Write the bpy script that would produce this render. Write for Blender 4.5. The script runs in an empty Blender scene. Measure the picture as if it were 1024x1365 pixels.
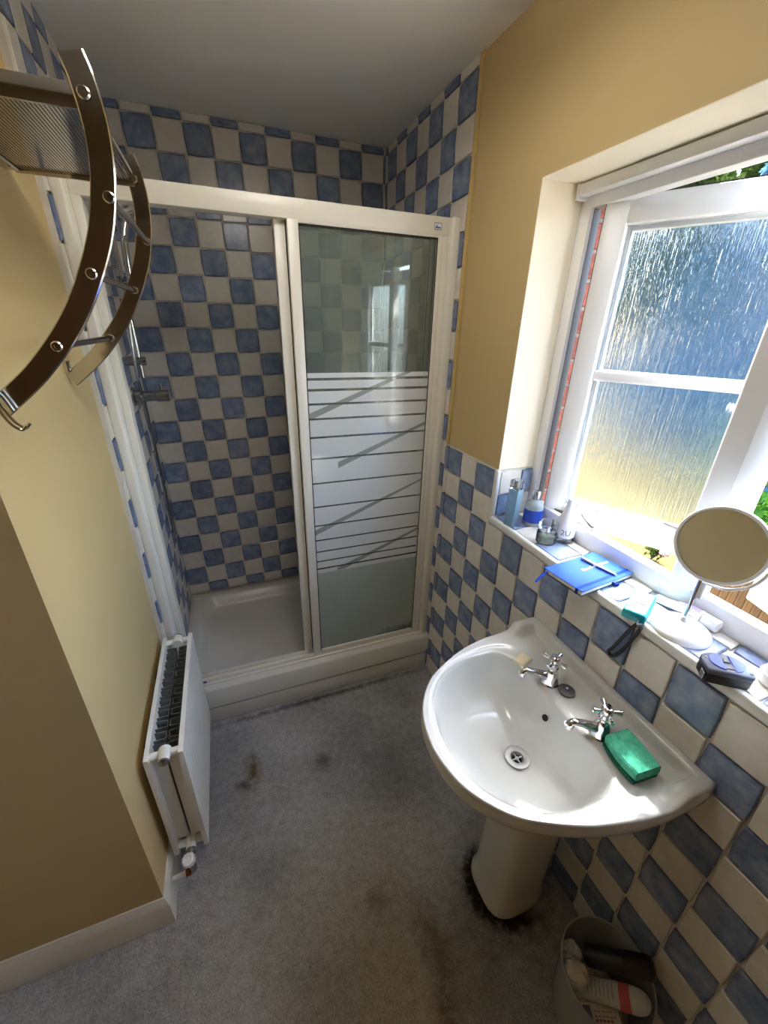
import bpy, bmesh, math, random
from mathutils import Vector, Matrix

random.seed(11)
SC = bpy.context.scene
COL = SC.collection
PI = math.pi

# ------------------------------------------------------------------ camera
cam_data = bpy.data.cameras.new('camera')
cam_data.sensor_fit = 'VERTICAL'
cam_data.sensor_height = 36.0
cam_data.sensor_width = 27.0
cam_data.lens = 14.1804
cam_data.clip_start = 0.02
cam_data.clip_end = 300
cam = bpy.data.objects.new('camera', cam_data)
COL.objects.link(cam)
cam.matrix_world = Matrix(((0.935286, 0.127482, -0.330135, -0.8522),
                           (-0.353064, 0.399961, -0.845799, -2.2749),
                           (0.024217, 0.907623, 0.419087, 1.7104),
                           (0, 0, 0, 1)))
SC.camera = cam

# ------------------------------------------------------------------ sky, sun, exposure
SUN_EL = math.radians(50)
SUN_AZ = math.radians(45)          # from +x towards +y
world = bpy.data.worlds.new('world')
SC.world = world
world.use_nodes = True
wn = world.node_tree
wn.nodes.clear()
w_out = wn.nodes.new('ShaderNodeOutputWorld')
w_bg = wn.nodes.new('ShaderNodeBackground')
w_sky = wn.nodes.new('ShaderNodeTexSky')
w_sky.sky_type = 'NISHITA'
w_sky.sun_disc = False
w_sky.sun_elevation = SUN_EL
w_sky.sun_rotation = PI / 2 - SUN_AZ
w_sky.dust_density = 2.0
w_bg.inputs['Strength'].default_value = 0.5
wn.links.new(w_sky.outputs[0], w_bg.inputs[0])
wn.links.new(w_bg.outputs[0], w_out.inputs[0])

sun_data = bpy.data.lights.new('sun', 'SUN')
sun_data.energy = 9.0
sun_data.angle = math.radians(0.6)
sun_data.color = (1.0, 0.95, 0.87)
sun = bpy.data.objects.new('sun', sun_data)
COL.objects.link(sun)
sd = Vector((math.cos(SUN_AZ) * math.cos(SUN_EL), math.sin(SUN_AZ) * math.cos(SUN_EL), math.sin(SUN_EL)))
sun.location = sd * 20
sun.rotation_euler = sd.to_track_quat('Z', 'Y').to_euler()

SC.view_settings.view_transform = 'Standard'
SC.view_settings.look = 'None'
SC.view_settings.gamma = 1.0
SC.view_settings.use_curve_mapping = False
SC.view_settings.exposure = 2.85
SC.cycles.use_denoising = True
SC.cycles.max_bounces = 14
SC.cycles.diffuse_bounces = 12
SC.cycles.glossy_bounces = 6
SC.cycles.transmission_bounces = 10
SC.cycles.transparent_max_bounces = 16
SC.cycles.sample_clamp_indirect = 8.0
SC.cycles.caustics_refractive = True
SC.cycles.caustics_reflective = False


# ------------------------------------------------------------------ material helpers
def lin(r, g, b):
    f = lambda c: (c / 255 / 12.92) if c / 255 <= 0.04045 else ((c / 255 + 0.055) / 1.055) ** 2.4
    return (f(r), f(g), f(b), 1.0)


class N:
    """small node-tree writer"""

    def __init__(self, name):
        self.m = bpy.data.materials.new(name)
        self.m.use_nodes = True
        self.t = self.m.node_tree
        self.t.nodes.clear()
        self.out = self.t.nodes.new('ShaderNodeOutputMaterial')

    def n(self, kind, **kw):
        nd = self.t.nodes.new(kind)
        for k, v in kw.items():
            setattr(nd, k, v)
        return nd

    def l(self, a, b):
        self.t.links.new(a, b)

    def setv(self, sock, v):
        if isinstance(v, bpy.types.NodeSocket):
            self.l(v, sock)
        else:
            sock.default_value = v

    def math(self, op, a, b=0.0, clamp=False):
        nd = self.n('ShaderNodeMath', operation=op)
        nd.use_clamp = clamp
        self.setv(nd.inputs[0], a)
        self.setv(nd.inputs[1], b)
        return nd.outputs[0]

    def ramp(self, fac, stops):
        nd = self.n('ShaderNodeValToRGB')
        el = nd.color_ramp.elements
        while len(el) < len(stops):
            el.new(0.5)
        for e, (p, c) in zip(el, stops):
            e.position = p
            e.color = c if len(c) == 4 else (*c, 1)
        self.l(fac, nd.inputs[0])
        return nd.outputs[0]

    def mixc(self, fac, a, b, blend='MIX'):
        nd = self.n('ShaderNodeMix', data_type='RGBA', blend_type=blend)
        self.setv(nd.inputs[0], fac)
        self.setv(nd.inputs[6], a)
        self.setv(nd.inputs[7], b)
        return nd.outputs[2]

    def noise(self, vec, scale, detail=3.0, rough=0.5):
        nd = self.n('ShaderNodeTexNoise')
        nd.inputs['Scale'].default_value = scale
        nd.inputs['Detail'].default_value = detail
        nd.inputs['Roughness'].default_value = rough
        if vec is not None:
            self.l(vec, nd.inputs['Vector'])
        return nd.outputs[0]

    def coord(self, kind='Object'):
        return self.n('ShaderNodeTexCoord').outputs[kind]

    def mapv(self, vec, scale=(1, 1, 1), loc=(0, 0, 0)):
        nd = self.n('ShaderNodeMapping')
        nd.inputs['Scale'].default_value = scale
        nd.inputs['Location'].default_value = loc
        self.l(vec, nd.inputs['Vector'])
        return nd.outputs[0]

    def sep(self, vec):
        nd = self.n('ShaderNodeSeparateXYZ')
        self.l(vec, nd.inputs[0])
        return nd.outputs

    def bump(self, h, strength=0.3, dist=0.01):
        nd = self.n('ShaderNodeBump')
        nd.inputs['Strength'].default_value = strength
        nd.inputs['Distance'].default_value = dist
        self.l(h, nd.inputs['Height'])
        return nd.outputs[0]

    def pr(self, color, rough=0.5, metal=0.0, normal=None, spec=0.5, coat=0.0, trans=0.0, ior=1.5):
        nd = self.n('ShaderNodeBsdfPrincipled')
        self.setv(nd.inputs['Base Color'], color)
        self.setv(nd.inputs['Roughness'], rough)
        nd.inputs['Metallic'].default_value = metal
        nd.inputs['Specular IOR Level'].default_value = spec
        nd.inputs['Coat Weight'].default_value = coat
        nd.inputs['Transmission Weight'].default_value = trans
        nd.inputs['IOR'].default_value = ior
        if normal is not None:
            self.l(normal, nd.inputs['Normal'])
        return nd.outputs[0]

    def mixs(self, fac, a, b):
        nd = self.n('ShaderNodeMixShader')
        self.setv(nd.inputs[0], fac)
        self.l(a, nd.inputs[1])
        self.l(b, nd.inputs[2])
        return nd.outputs[0]

    def done(self, surf):
        self.l(surf, self.out.inputs['Surface'])
        return self.m


def plain(name, rgb, rough=0.5, metal=0.0, spec=0.5, coat=0.0, var=0.0, scale=20.0, bump=0.0):
    k = N(name)
    c = lin(*rgb)
    nrm = None
    if var or bump:
        nz = k.noise(k.coord(), scale, 4)
        if var:
            d = tuple(x * (1 - var) for x in c[:3]) + (1,)
            b = tuple(min(1, x * (1 + var)) for x in c[:3]) + (1,)
            c = k.ramp(nz, [(0.3, d), (0.7, b)])
        if bump:
            nrm = k.bump(nz, bump, 0.002)
    return k.done(k.pr(c, rough, metal, nrm, spec, coat))


def m_paint(name, rgb, bump=0.08, var=0.035):
    k = N(name)
    co = k.coord()
    c = lin(*rgb)
    big = k.noise(co, 1.7, 4)
    col = k.ramp(big, [(0.3, tuple(x * (1 - var) for x in c[:3])), (0.7, tuple(min(1, x * (1 + var)) for x in c[:3]))])
    fine = k.noise(co, 140, 2)
    return k.done(k.pr(col, 0.6, 0, k.bump(fine, bump, 0.003), 0.3))


def m_tile(name, blue):
    k = N(name)
    co = k.coord()
    info = k.n('ShaderNodeObjectInfo')
    rnd = info.outputs['Random']
    ofs = k.n('ShaderNodeCombineXYZ')
    k.l(k.math('MULTIPLY', rnd, 37.0), ofs.inputs[0])
    k.l(k.math('MULTIPLY', rnd, 91.0), ofs.inputs[1])
    add = k.n('ShaderNodeVectorMath', operation='ADD')
    k.l(co, add.inputs[0])
    k.l(ofs.outputs[0], add.inputs[1])
    v = add.outputs[0]
    s = k.sep(co)
    ex = k.math('ABSOLUTE', s[0])
    ey = k.math('ABSOLUTE', s[1])
    edge = k.math('MAXIMUM', ex, ey)
    n1 = k.noise(v, 22, 4, 0.6)
    n2 = k.noise(v, 60, 3, 0.6)
    if blue:
        wash = k.ramp(n1, [(0.30, lin(98, 114, 150)), (0.47, lin(123, 138, 170)), (0.62, lin(143, 156, 181)),
                           (0.75, lin(160, 170, 187))])
        e2 = k.math('ADD', edge, k.math('MULTIPLY', n2, 0.016))
        sc = k.math('MULTIPLY', e2, 10.0)
        ef = k.ramp(sc, [(0.50, (0, 0, 0)), (0.61, (1, 1, 1))])
        col = k.mixc(k.math('MULTIPLY', ef, 0.62), wash, lin(66, 78, 112))
        tone = k.math('ADD', 0.88, k.math('MULTIPLY', rnd, 0.24))
        hsv = k.n('ShaderNodeHueSaturation')
        k.l(tone, hsv.inputs['Value'])
        k.l(col, hsv.inputs['Color'])
        col = hsv.outputs[0]
    else:
        base = k.ramp(n1, [(0.3, lin(214, 209, 200)), (0.7, lin(226, 221, 213))])
        tone = k.math('ADD', 0.95, k.math('MULTIPLY', rnd, 0.08))
        hsv = k.n('ShaderNodeHueSaturation')
        k.l(tone, hsv.inputs['Value'])
        k.l(base, hsv.inputs['Color'])
        col = hsv.outputs[0]
    nrm = k.bump(k.noise(v, 14, 2), 0.09, 0.004)
    return k.done(k.pr(col, 0.2, 0, nrm, 0.5))


def m_thin_glass(name, tint=(0.93, 0.97, 0.95), haze=0.0, haze_col=(0.6, 0.65, 0.63)):
    k = N(name)
    tr = k.n('ShaderNodeBsdfTransparent')
    tr.inputs[0].default_value = (*tint, 1)
    gl = k.n('ShaderNodeBsdfGlossy')
    gl.inputs['Roughness'].default_value = 0.02
    fr = k.n('ShaderNodeFresnel')
    fr.inputs[0].default_value = 1.5
    s = tr.outputs[0]
    if haze:
        tl = k.n('ShaderNodeBsdfTranslucent')
        tl.inputs[0].default_value = (*haze_col, 1)
        df = k.n('ShaderNodeBsdfDiffuse')
        df.inputs[0].default_value = (*haze_col, 1)
        s = k.mixs(haze, s, k.mixs(0.5, tl.outputs[0], df.outputs[0]))
    return k.done(k.mixs(fr.outputs[0], s, gl.outputs[0]))


M = {}
M['cream'] = m_paint('cream_paint', (198, 174, 126))
M['ceiling'] = m_paint('white_ceiling_paint', (243, 241, 235), 0.05, 0.02)
M['white_tile'] = m_tile('white_glazed_tile', False)
M['blue_tile'] = m_tile('blue_glazed_tile', True)
M['grout'] = plain('pale_grout', (208, 203, 194), 0.8, var=0.06, scale=30)
M['edge'] = plain('white_edge_trim', (228, 228, 226), 0.25)
M['sealant'] = plain('yellowed_sealant', (203, 176, 116), 0.5, var=0.08, scale=15)
M['upvc'] = plain('white_plastic', (236, 237, 238), 0.28)
M['enamel'] = plain('white_enamel', (228, 225, 215), 0.3)
M['tray'] = plain('white_shower_tray', (214, 211, 203), 0.25, var=0.03, scale=6)
M['plinth'] = plain('white_board', (216, 213, 203), 0.45, var=0.05, scale=10)
M['skirting'] = plain('white_gloss_paint', (226, 222, 212), 0.3, var=0.03, scale=9)
M['chrome'] = plain('chrome', (225, 225, 228), 0.07, 1.0)
M['rack_steel'] = plain('polished_steel', (205, 200, 192), 0.12, 1.0)
M['dull_chrome'] = plain('dull_chrome', (170, 172, 175), 0.2, 1.0)
M['ceramic'] = plain('white_ceramic', (206, 207, 205), 0.12, coat=0.3)
M['black'] = plain('black_plastic', (18, 18, 20), 0.4)
M['dark'] = plain('dark_gap', (16, 15, 14), 0.7)
M['worn_metal'] = plain('worn_metal', (176, 176, 174), 0.42, 0.7, var=0.1, scale=90)
M['rust'] = plain('rusty_hole', (48, 30, 18), 0.8, var=0.5, scale=200)
M['stay_metal'] = plain('grey_steel', (120, 116, 110), 0.4, 0.9)
M['rubber'] = plain('grey_rubber', (92, 92, 94), 0.5)
M['fin'] = plain('dusty_grey_fin', (112, 114, 112), 0.6, var=0.2, scale=60)
M['copper'] = plain('tarnished_copper', (150, 88, 52), 0.35, 0.8, var=0.2, scale=80)


# ------------------------------------------------------------------ mesh helpers
class MB:
    def __init__(self):
        self.bm = bmesh.new()

    def face_loop(self, vs):
        try:
            self.bm.faces.new(vs)
        except ValueError:
            pass

    def box(self, lo, hi, bevel=0.0, seg=2, mtx=None):
        r = bmesh.ops.create_cube(self.bm, size=1.0)
        c = [(a + b) / 2 for a, b in zip(lo, hi)]
        d = [abs(b - a) for a, b in zip(lo, hi)]
        for v in r['verts']:
            v.co = Vector((c[0] + v.co.x * d[0], c[1] + v.co.y * d[1], c[2] + v.co.z * d[2]))
        vs = r['verts']
        if bevel:
            es = list({e for v in vs for e in v.link_edges})
            rb = bmesh.ops.bevel(self.bm, geom=es, offset=min(bevel, min(d) * 0.49), segments=seg, profile=0.5,
                                 affect='EDGES')
            vs = list({v for f in rb['faces'] for v in f.verts} | {v for v in vs if v.is_valid})
        if mtx is not None:
            bmesh.ops.transform(self.bm, matrix=mtx, verts=vs)
        return self

    def rings(self, rings, cap0=True, cap1=True, closed=False):
        """loft a list of equally long closed rings of points"""
        R = [[self.bm.verts.new(p) for p in r] for r in rings]
        n = len(R[0])
        pairs = list(zip(R[:-1], R[1:])) + ([(R[-1], R[0])] if closed else [])
        for a, b in pairs:
            for i in range(n):
                j = (i + 1) % n
                self.face_loop((a[i], a[j], b[j], b[i]))
        if not closed:
            if cap0:
                self.face_loop(list(reversed(R[0])))
            if cap1:
                self.face_loop(R[-1])
        return self

    def tube(self, path, r, n=10, caps=True, closed=False):
        P = [Vector(p) for p in path]
        rs = r if isinstance(r, (list, tuple)) else [r] * len(P)
        rings = []
        up = None
        m = len(P)
        for i, p in enumerate(P):
            if closed:
                t = P[(i + 1) % m] - P[i - 1]
            else:
                t = P[min(i + 1, m - 1)] - P[max(i - 1, 0)]
            t.normalize()
            if up is None:
                up = Vector((0, 0, 1)) if abs(t.z) < 0.9 else Vector((1, 0, 0))
            x = t.cross(up)
            if x.length < 1e-6:
                up = Vector((0.3, 1, 0.2))
                x = t.cross(up)
            x.normalize()
            y = x.cross(t).normalized()
            up = y
            rings.append([p + (x * math.cos(a) + y * math.sin(a)) * rs[i] for a in
                          (2 * PI * k / n for k in range(n))])
        return self.rings(rings, caps, caps, closed)

    def lathe(self, base, axis, prof, n=24, caps=True):
        """prof: list of (distance along axis, radius)"""
        b = Vector(base)
        a = Vector(axis).normalized()
        u = a.cross(Vector((0, 0, 1)) if abs(a.z) < 0.9 else Vector((1, 0, 0))).normalized()
        v = a.cross(u)
        rings = [[b + a * h + (u * math.cos(2 * PI * k / n) + v * math.sin(2 * PI * k / n)) * max(r, 1e-5) for k in
                  range(n)] for h, r in prof]
        return self.rings(rings, caps, caps)

    def prism(self, pts, offset):
        """closed 3D polygon pts extruded by the vector offset"""
        o = Vector(offset)
        A = [self.bm.verts.new(p) for p in pts]
        B = [self.bm.verts.new(Vector(p) + o) for p in pts]
        self.face_loop(A)
        self.face_loop(list(reversed(B)))
        n = len(A)
        for i in range(n):
            j = (i + 1) % n
            self.face_loop((A[j], A[i], B[i], B[j]))
        return self

    def quad(self, a, b, c, d):
        self.face_loop([self.bm.verts.new(p) for p in (a, b, c, d)])
        return self

    def mesh(self, name, mat, ofs=Vector(), smooth=True, angle=38):
        bmesh.ops.recalc_face_normals(self.bm, faces=self.bm.faces)
        for v in self.bm.verts:
            v.co -= ofs
        me = bpy.data.meshes.new(name)
        self.bm.to_mesh(me)
        self.bm.free()
        me.materials.append(M[mat] if isinstance(mat, str) else mat)
        if smooth:
            me.polygons.foreach_set('use_smooth', [True] * len(me.polygons))
            me.set_sharp_from_angle(angle=math.radians(angle))
        return me

    def build(self, name, mat, parent=None, smooth=True, angle=38, label=None):
        if parent is None:
            vs = [v.co for v in self.bm.verts]
            ofs = Vector(((min(v.x for v in vs) + max(v.x for v in vs)) / 2,
                          (min(v.y for v in vs) + max(v.y for v in vs)) / 2, min(v.z for v in vs)))
        else:
            ofs = world_loc(parent)
        o = bpy.data.objects.new(name, self.mesh(name, mat, ofs, smooth, angle))
        COL.objects.link(o)
        if parent is None:
            o.location = ofs
        else:
            o.parent = parent
        if label:
            o['label'] = label
        return o


def world_loc(o):
    p = Vector()
    while o is not None:
        p += o.location
        o = o.parent
    return p


def tag(o, label, cat, group=None, kind=None):
    o['label'] = label
    o['category'] = cat
    if group:
        o['group'] = group
    if kind:
        o['kind'] = kind
    return o


def thing(name, label, cat, loc, group=None, kind=None):
    o = bpy.data.objects.new(name, None)
    o.empty_display_size = 0.05
    o.location = loc
    COL.objects.link(o)
    return tag(o, label, cat, group, kind)


def struct(name, mb, mat, label, cat, **kw):
    return tag(mb.build(name, mat, **kw), label, cat, kind='structure')


def spline(pts, n):
    """Catmull-Rom through pts, n points per span"""
    P = [Vector(p) for p in pts]
    P = [2 * P[0] - P[1]] + P + [2 * P[-1] - P[-2]]
    out = []
    for i in range(1, len(P) - 2):
        a, b, c, d = P[i - 1:i + 3]
        for k in range(n):
            t = k / n
            out.append(0.5 * ((2 * b) + (c - a) * t + (2 * a - 5 * b + 4 * c - d) * t * t + (3 * b - a - 3 * c + d) * t ** 3))
    out.append(P[-2])
    return out


def text_part(body, name, mat, parent, origin, xdir, ydir, size, label=None, bend=None):
    """flat lettering as a mesh; origin = left end of the base line (world)"""
    cu = bpy.data.curves.new(name, 'FONT')
    cu.body = body
    cu.size = size
    to = bpy.data.objects.new(name, cu)
    COL.objects.link(to)
    dg = bpy.context.evaluated_depsgraph_get()
    me = bpy.data.meshes.new_from_object(to.evaluated_get(dg))
    COL.objects.unlink(to)
    bpy.data.objects.remove(to)
    X, Y, O = Vector(xdir).normalized(), Vector(ydir).normalized(), Vector(origin)
    w = world_loc(parent)
    for v in me.vertices:
        p = O + X * v.co.x + Y * v.co.y
        if bend:
            p = bend(v.co.x, v.co.y)
        v.co = p - w
    me.materials.clear()
    me.materials.append(M[mat])
    o = bpy.data.objects.new(name, me)
    COL.objects.link(o)
    o.parent = parent
    return o


# ------------------------------------------------------------------ tiles
TP = 0.1026


def tile_mesh(name, mat, seed):
    rd = random.Random(seed)
    h = TP / 2
    jit = lambda: rd.uniform(-0.0011, 0.0011)
    outline = []
    for (x0, y0), (x1, y1) in (((-h, -h), (h, -h)), ((h, -h), (h, h)), ((h, h), (-h, h)), ((-h, h), (-h, -h))):
        for t in (0.04, 0.5):
            px, py = x0 + (x1 - x0) * t, y0 + (y1 - y0) * t
            nx, ny = (0, 1) if y0 == y1 else (1, 0)
            j = jit() if t == 0.5 else jit() * 0.6
            outline.append((px + nx * j, py + ny * j))
    mb = MB()
    r0 = [(x, y, 0.0) for x, y in outline]
    r1 = [(x, y, 0.0052) for x, y in outline]
    r2 = [(x * 0.955, y * 0.955, 0.0072) for x, y in outline]
    mb.rings([r0, r1, r2], cap0=False)
    return mb.mesh(name, mat, smooth=True, angle=25)


TILES = {b: [tile_mesh('tile', 'blue_tile' if b else 'white_tile', 100 * b + i) for i in range(5)] for b in (0, 1)}


def put_tile(parent, blue, c, w, h, rot):
    """c = centre on the grout face, w, h = size; rot = 3x3 with columns (u, v, normal)"""
    o = bpy.data.objects.new('tile', random.choice(TILES[1 if blue else 0]))
    COL.objects.link(o)
    o.parent = parent
    sc = Matrix.Diagonal((max(w - 0.003, 0.002) / TP, max(h - 0.003, 0.002) / TP, 1, 1))
    o.matrix_local = Matrix.Translation(Vector(c) - world_loc(parent)) @ rot.to_4x4() @ sc
    return o


def rot_cols(u, v, n):
    return Matrix((u, v, n)).transposed()


ROT_BACK = rot_cols((1, 0, 0), (0, 0, 1), (0, -1, 0))
ROT_RIGHT = rot_cols((0, -1, 0), (0, 0, 1), (-1, 0, 0))
ROT_LEFT = rot_cols((0, 1, 0), (0, 0, 1), (1, 0, 0))
ROT_UP = rot_cols((1, 0, 0), (0, 1, 0), (0, 0, 1))


def tile_field(parent, ulines, vlines, place, rot, isblue, skip=None):
    for i in range(len(ulines) - 1):
        for j in range(len(vlines) - 1):
            u0, u1 = sorted((ulines[i], ulines[i + 1]))
            v0, v1 = sorted((vlines[j], vlines[j + 1]))
            if skip and skip(i, j):
                continue
            put_tile(parent, isblue(i, j), place((u0 + u1) / 2, (v0 + v1) / 2), u1 - u0, v1 - v0, rot)


# ================================================================== THE ROOM
H = 2.465            # ceiling
YW = -1.167          # window side reveal
YE = -2.36           # other side of the window
ZS = 1.087           # sill
ZH = 2.076           # head of the opening
YB = -2.80           # wall behind the camera
XL = -1.222          # painted face of the left wall
YL = -1.475          # its return facing the camera
XF = -1.95           # far left of the room


def m_carpet():
    k = N('worn_carpet')
    co = k.n('ShaderNodeNewGeometry').outputs['Position']
    base = k.noise(co, 3.2, 5, 0.55)
    col = k.ramp(base, [(0.30, lin(152, 151, 152)), (0.52, lin(180, 179, 181)), (0.72, lin(198, 197, 201))])
    # brown discolouring in the walked area
    def blob(x, y, rx, ry, soft, wob=0.35, ns=7.0):
        mv = k.mapv(co, (1 / rx, 1 / ry, 0), (-x / rx, -y / ry, 0))
        ln = k.n('ShaderNodeVectorMath', operation='LENGTH')
        k.l(mv, ln.inputs[0])
        d = k.math('ADD', ln.outputs['Value'], k.math('MULTIPLY', k.math('SUBTRACT', k.noise(co, ns, 5, 0.65), 0.5), wob * 2))
        return k.ramp(d, [(max(0.0, 1 - soft), (1, 1, 1)), (1.0, (0, 0, 0))])
    walk = blob(-0.62, -1.98, 0.42, 0.75, 0.9, 0.5, 3.0)
    col = k.mixc(k.math('MULTIPLY', walk, 0.85), col, lin(168, 150, 120))
    mud = k.ramp(k.noise(co, 5.5, 6, 0.7), [(0.55, (0, 0, 0)), (0.74, (1, 1, 1))])
    col = k.mixc(k.math('MULTIPLY', mud, 0.35), col, lin(140, 126, 108))
    for (x, y, rx, ry, c, a) in ((-0.945, -1.075, 0.045, 0.10, (110, 86, 48), 0.95),
                                 (-0.985, -1.13, 0.035, 0.035, (58, 46, 30), 0.8),
                                 (-0.66, -1.14, 0.055, 0.05, (84, 82, 80), 0.7),
                                 (-0.20, -1.80, 0.19, 0.16, (66, 57, 46), 0.75),
                                 (-0.47, -1.83, 0.06, 0.18, (104, 78, 50), 0.7),
                                 (-0.50, -1.985, 0.05, 0.11, (96, 72, 48), 0.75),
                                 (-0.60, -1.66, 0.05, 0.06, (92, 78, 58), 0.5),
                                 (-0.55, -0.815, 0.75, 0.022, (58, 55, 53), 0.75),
                                 (-0.40, -1.24, 0.30, 0.28, (112, 112, 114), 0.5)):
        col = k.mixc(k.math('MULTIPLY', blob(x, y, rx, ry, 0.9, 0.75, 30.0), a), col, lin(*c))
    # burnt looking ring of dirt round the foot of the pedestal
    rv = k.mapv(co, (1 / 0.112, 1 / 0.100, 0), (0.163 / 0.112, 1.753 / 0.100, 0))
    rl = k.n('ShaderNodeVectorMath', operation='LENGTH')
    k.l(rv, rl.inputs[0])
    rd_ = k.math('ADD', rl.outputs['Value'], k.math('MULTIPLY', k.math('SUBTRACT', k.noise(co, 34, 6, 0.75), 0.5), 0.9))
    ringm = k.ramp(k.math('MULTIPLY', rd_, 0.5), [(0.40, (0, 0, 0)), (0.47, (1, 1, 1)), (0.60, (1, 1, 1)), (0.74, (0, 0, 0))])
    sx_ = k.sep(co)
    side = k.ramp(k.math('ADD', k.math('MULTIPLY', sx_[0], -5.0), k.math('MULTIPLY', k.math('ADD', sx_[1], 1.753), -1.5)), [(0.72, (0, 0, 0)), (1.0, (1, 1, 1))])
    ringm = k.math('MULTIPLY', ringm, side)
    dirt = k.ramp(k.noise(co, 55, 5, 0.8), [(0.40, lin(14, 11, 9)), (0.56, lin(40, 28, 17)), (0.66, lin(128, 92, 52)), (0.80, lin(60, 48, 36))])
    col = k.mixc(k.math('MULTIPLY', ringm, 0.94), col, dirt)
    pile = k.noise(co, 190, 3, 0.7)
    tuft = k.noise(k.mapv(co, (90, 170, 1)), 1.0, 4, 0.7)
    clump = k.noise(co, 38, 4, 0.65)
    h = k.math('ADD', k.math('MULTIPLY', pile, 0.5), k.math('ADD', k.math('MULTIPLY', tuft, 0.5), k.math('MULTIPLY', clump, 0.7)))
    speck = k.ramp(k.math('ADD', k.math('MULTIPLY', pile, 0.65), k.math('MULTIPLY', clump, 0.35)), [(0.34, (0.52, 0.52, 0.52)), (0.64, (1.22, 1.22, 1.22))])
    col = k.mixc(1.0, col, speck, 'MULTIPLY')
    return k.done(k.pr(col, 0.95, 0, k.bump(h, 0.9, 0.012), 0.1))


M['carpet'] = m_carpet()

fl = MB().box((XF - 0.05, YB - 0.05, -0.12), (0.1, 0.05, 0.0))
fo = struct('floor', fl, 'carpet', 'worn grey blue carpet with brown stains covering the whole floor', 'floor')
ce = MB().box((XF - 0.1, YB - 0.1, H), (0.235, 0.1, H + 0.12))
struct('ceiling', ce, 'ceiling', 'plain white painted ceiling over the bathroom', 'ceiling')

# back wall of the shower
wb = struct('wall_back', MB().box((XL, 0.006, 0.0), (0.235, 0.12, H)), 'cream',
            'shower back wall covered in blue and white chequered tiles', 'wall')
MB().box((-1.208, 0.003, 0.19), (0.003, 0.006, H)).build('grout', 'grout', wb)
ul = [-1.205] + [-(10 - u) * 0.108 - 0.0141 for u in range(0, 11)] + [-0.0005]
vl = [H] + [2.435 - 0.108 * v for v in range(0, 21)] + [0.212]
tile_field(wb, ul, vl, lambda u, v: (u, 0.003, v), ROT_BACK, lambda i, j: (i - 1 + j - 1) % 2 == 0)

# left wall: shower side tiled, the rest painted, and its return facing the camera
wl = MB().box((XF, YL, 0.0), (XL, 0.12, H))
wlo = struct('wall_left', wl, 'cream', 'cream painted wall carrying the radiator and the towel rack', 'wall')
MB().box((XL, -0.806, 0.19), (-1.208, 0.003, H)).build('grout', 'grout', wlo)
ul = [-0.0005] + [-0.0885 - 0.1056 * j for j in range(0, 7)] + [-0.800]
vl = [H] + [2.42 - 0.1056 * r for r in range(0, 21)] + [0.212]
tile_field(wlo, ul, vl, lambda u, v: (-1.208, u, v), ROT_LEFT, lambda i, j: (i - 1 + j - 1) % 2 == 0)

# right wall of the shower
ws = struct('wall_shower_right', MB().box((0.006, -0.80, 0.0), (0.235, 0.006, H)), 'cream',
            'shower side wall tiled in blue and white checks beside the sliding door', 'wall')
MB().box((0.003, -0.80, 0.0), (0.006, 0.003, H)).build('grout', 'grout', ws)
ul = [-0.0005] + [-0.03 - 0.1085 * j for j in range(0, 7)] + [-0.797]
vl = [H] + [2.435 - 0.1056 * r for r in range(0, 23)] + [0.004]
tile_field(ws, ul, vl, lambda u, v: (0.003, u, v), ROT_RIGHT, lambda i, j: (i - 1 + j - 1) % 2 == 0)
struct('trim_1', MB().box((-0.003, -0.818, 1.262), (0.0062, -0.799, H), 0.002), 'sealant',
       'yellowed sealant strip along the edge of the shower tiles', 'trim')

# window wall: painted above, tiled below
wr = MB()
wr.box((0.006, YW, 0.0), (0.187, -0.80, H))
wr.box((0.006, YE, 0.0), (0.187, YW, ZS - 0.008))
wr.box((0.006, YE, ZH), (0.187, YW, H))
wr.box((0.006, YB, 0.0), (0.187, YE, H))
wro = struct('wall_right', wr, 'cream', 'window wall painted cream above a blue and white tiled dado', 'wall')
g = MB()
g.box((0.003, YW, 0.0), (0.006, -0.80, 1.262))
g.box((0.003, YB, 0.0), (0.006, YW, 1.06))
g.box((0.006, YE, ZS - 0.008), (0.15, YW, ZS - 0.006))
g.box((0.006, YW - 0.003, ZS - 0.006), (0.15, YW, 1.262))
g.build('grout', 'grout', wro)
ul = [-0.803] + [-0.832 - 0.1056 * c for c in range(0, 18)]
vl = [1.258 - 0.1056 * r for r in range(0, 12)] + [0.004]


def skip_r(i, j):
    return i >= 4 and j < 2


def blue_r(i, j):
    c = max(i - 1, 0)
    return (c + j) % 2 == 0


ul_a = ul[:4] + [YW]
tile_field(wro, ul_a, vl[:3], lambda u, v: (0.003, u, v), ROT_RIGHT, blue_r)
tile_field(wro, ul[:5], vl, lambda u, v: (0.003, u, v), ROT_RIGHT, blue_r, lambda i, j: j < 2)
vl2 = vl[:2] + [1.060] + vl[3:]
tile_field(wro, ul[4:], vl2, lambda u, v: (0.003, u, v), ROT_RIGHT, lambda i, j: blue_r(i + 4, j), lambda i, j: j < 2)
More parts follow.
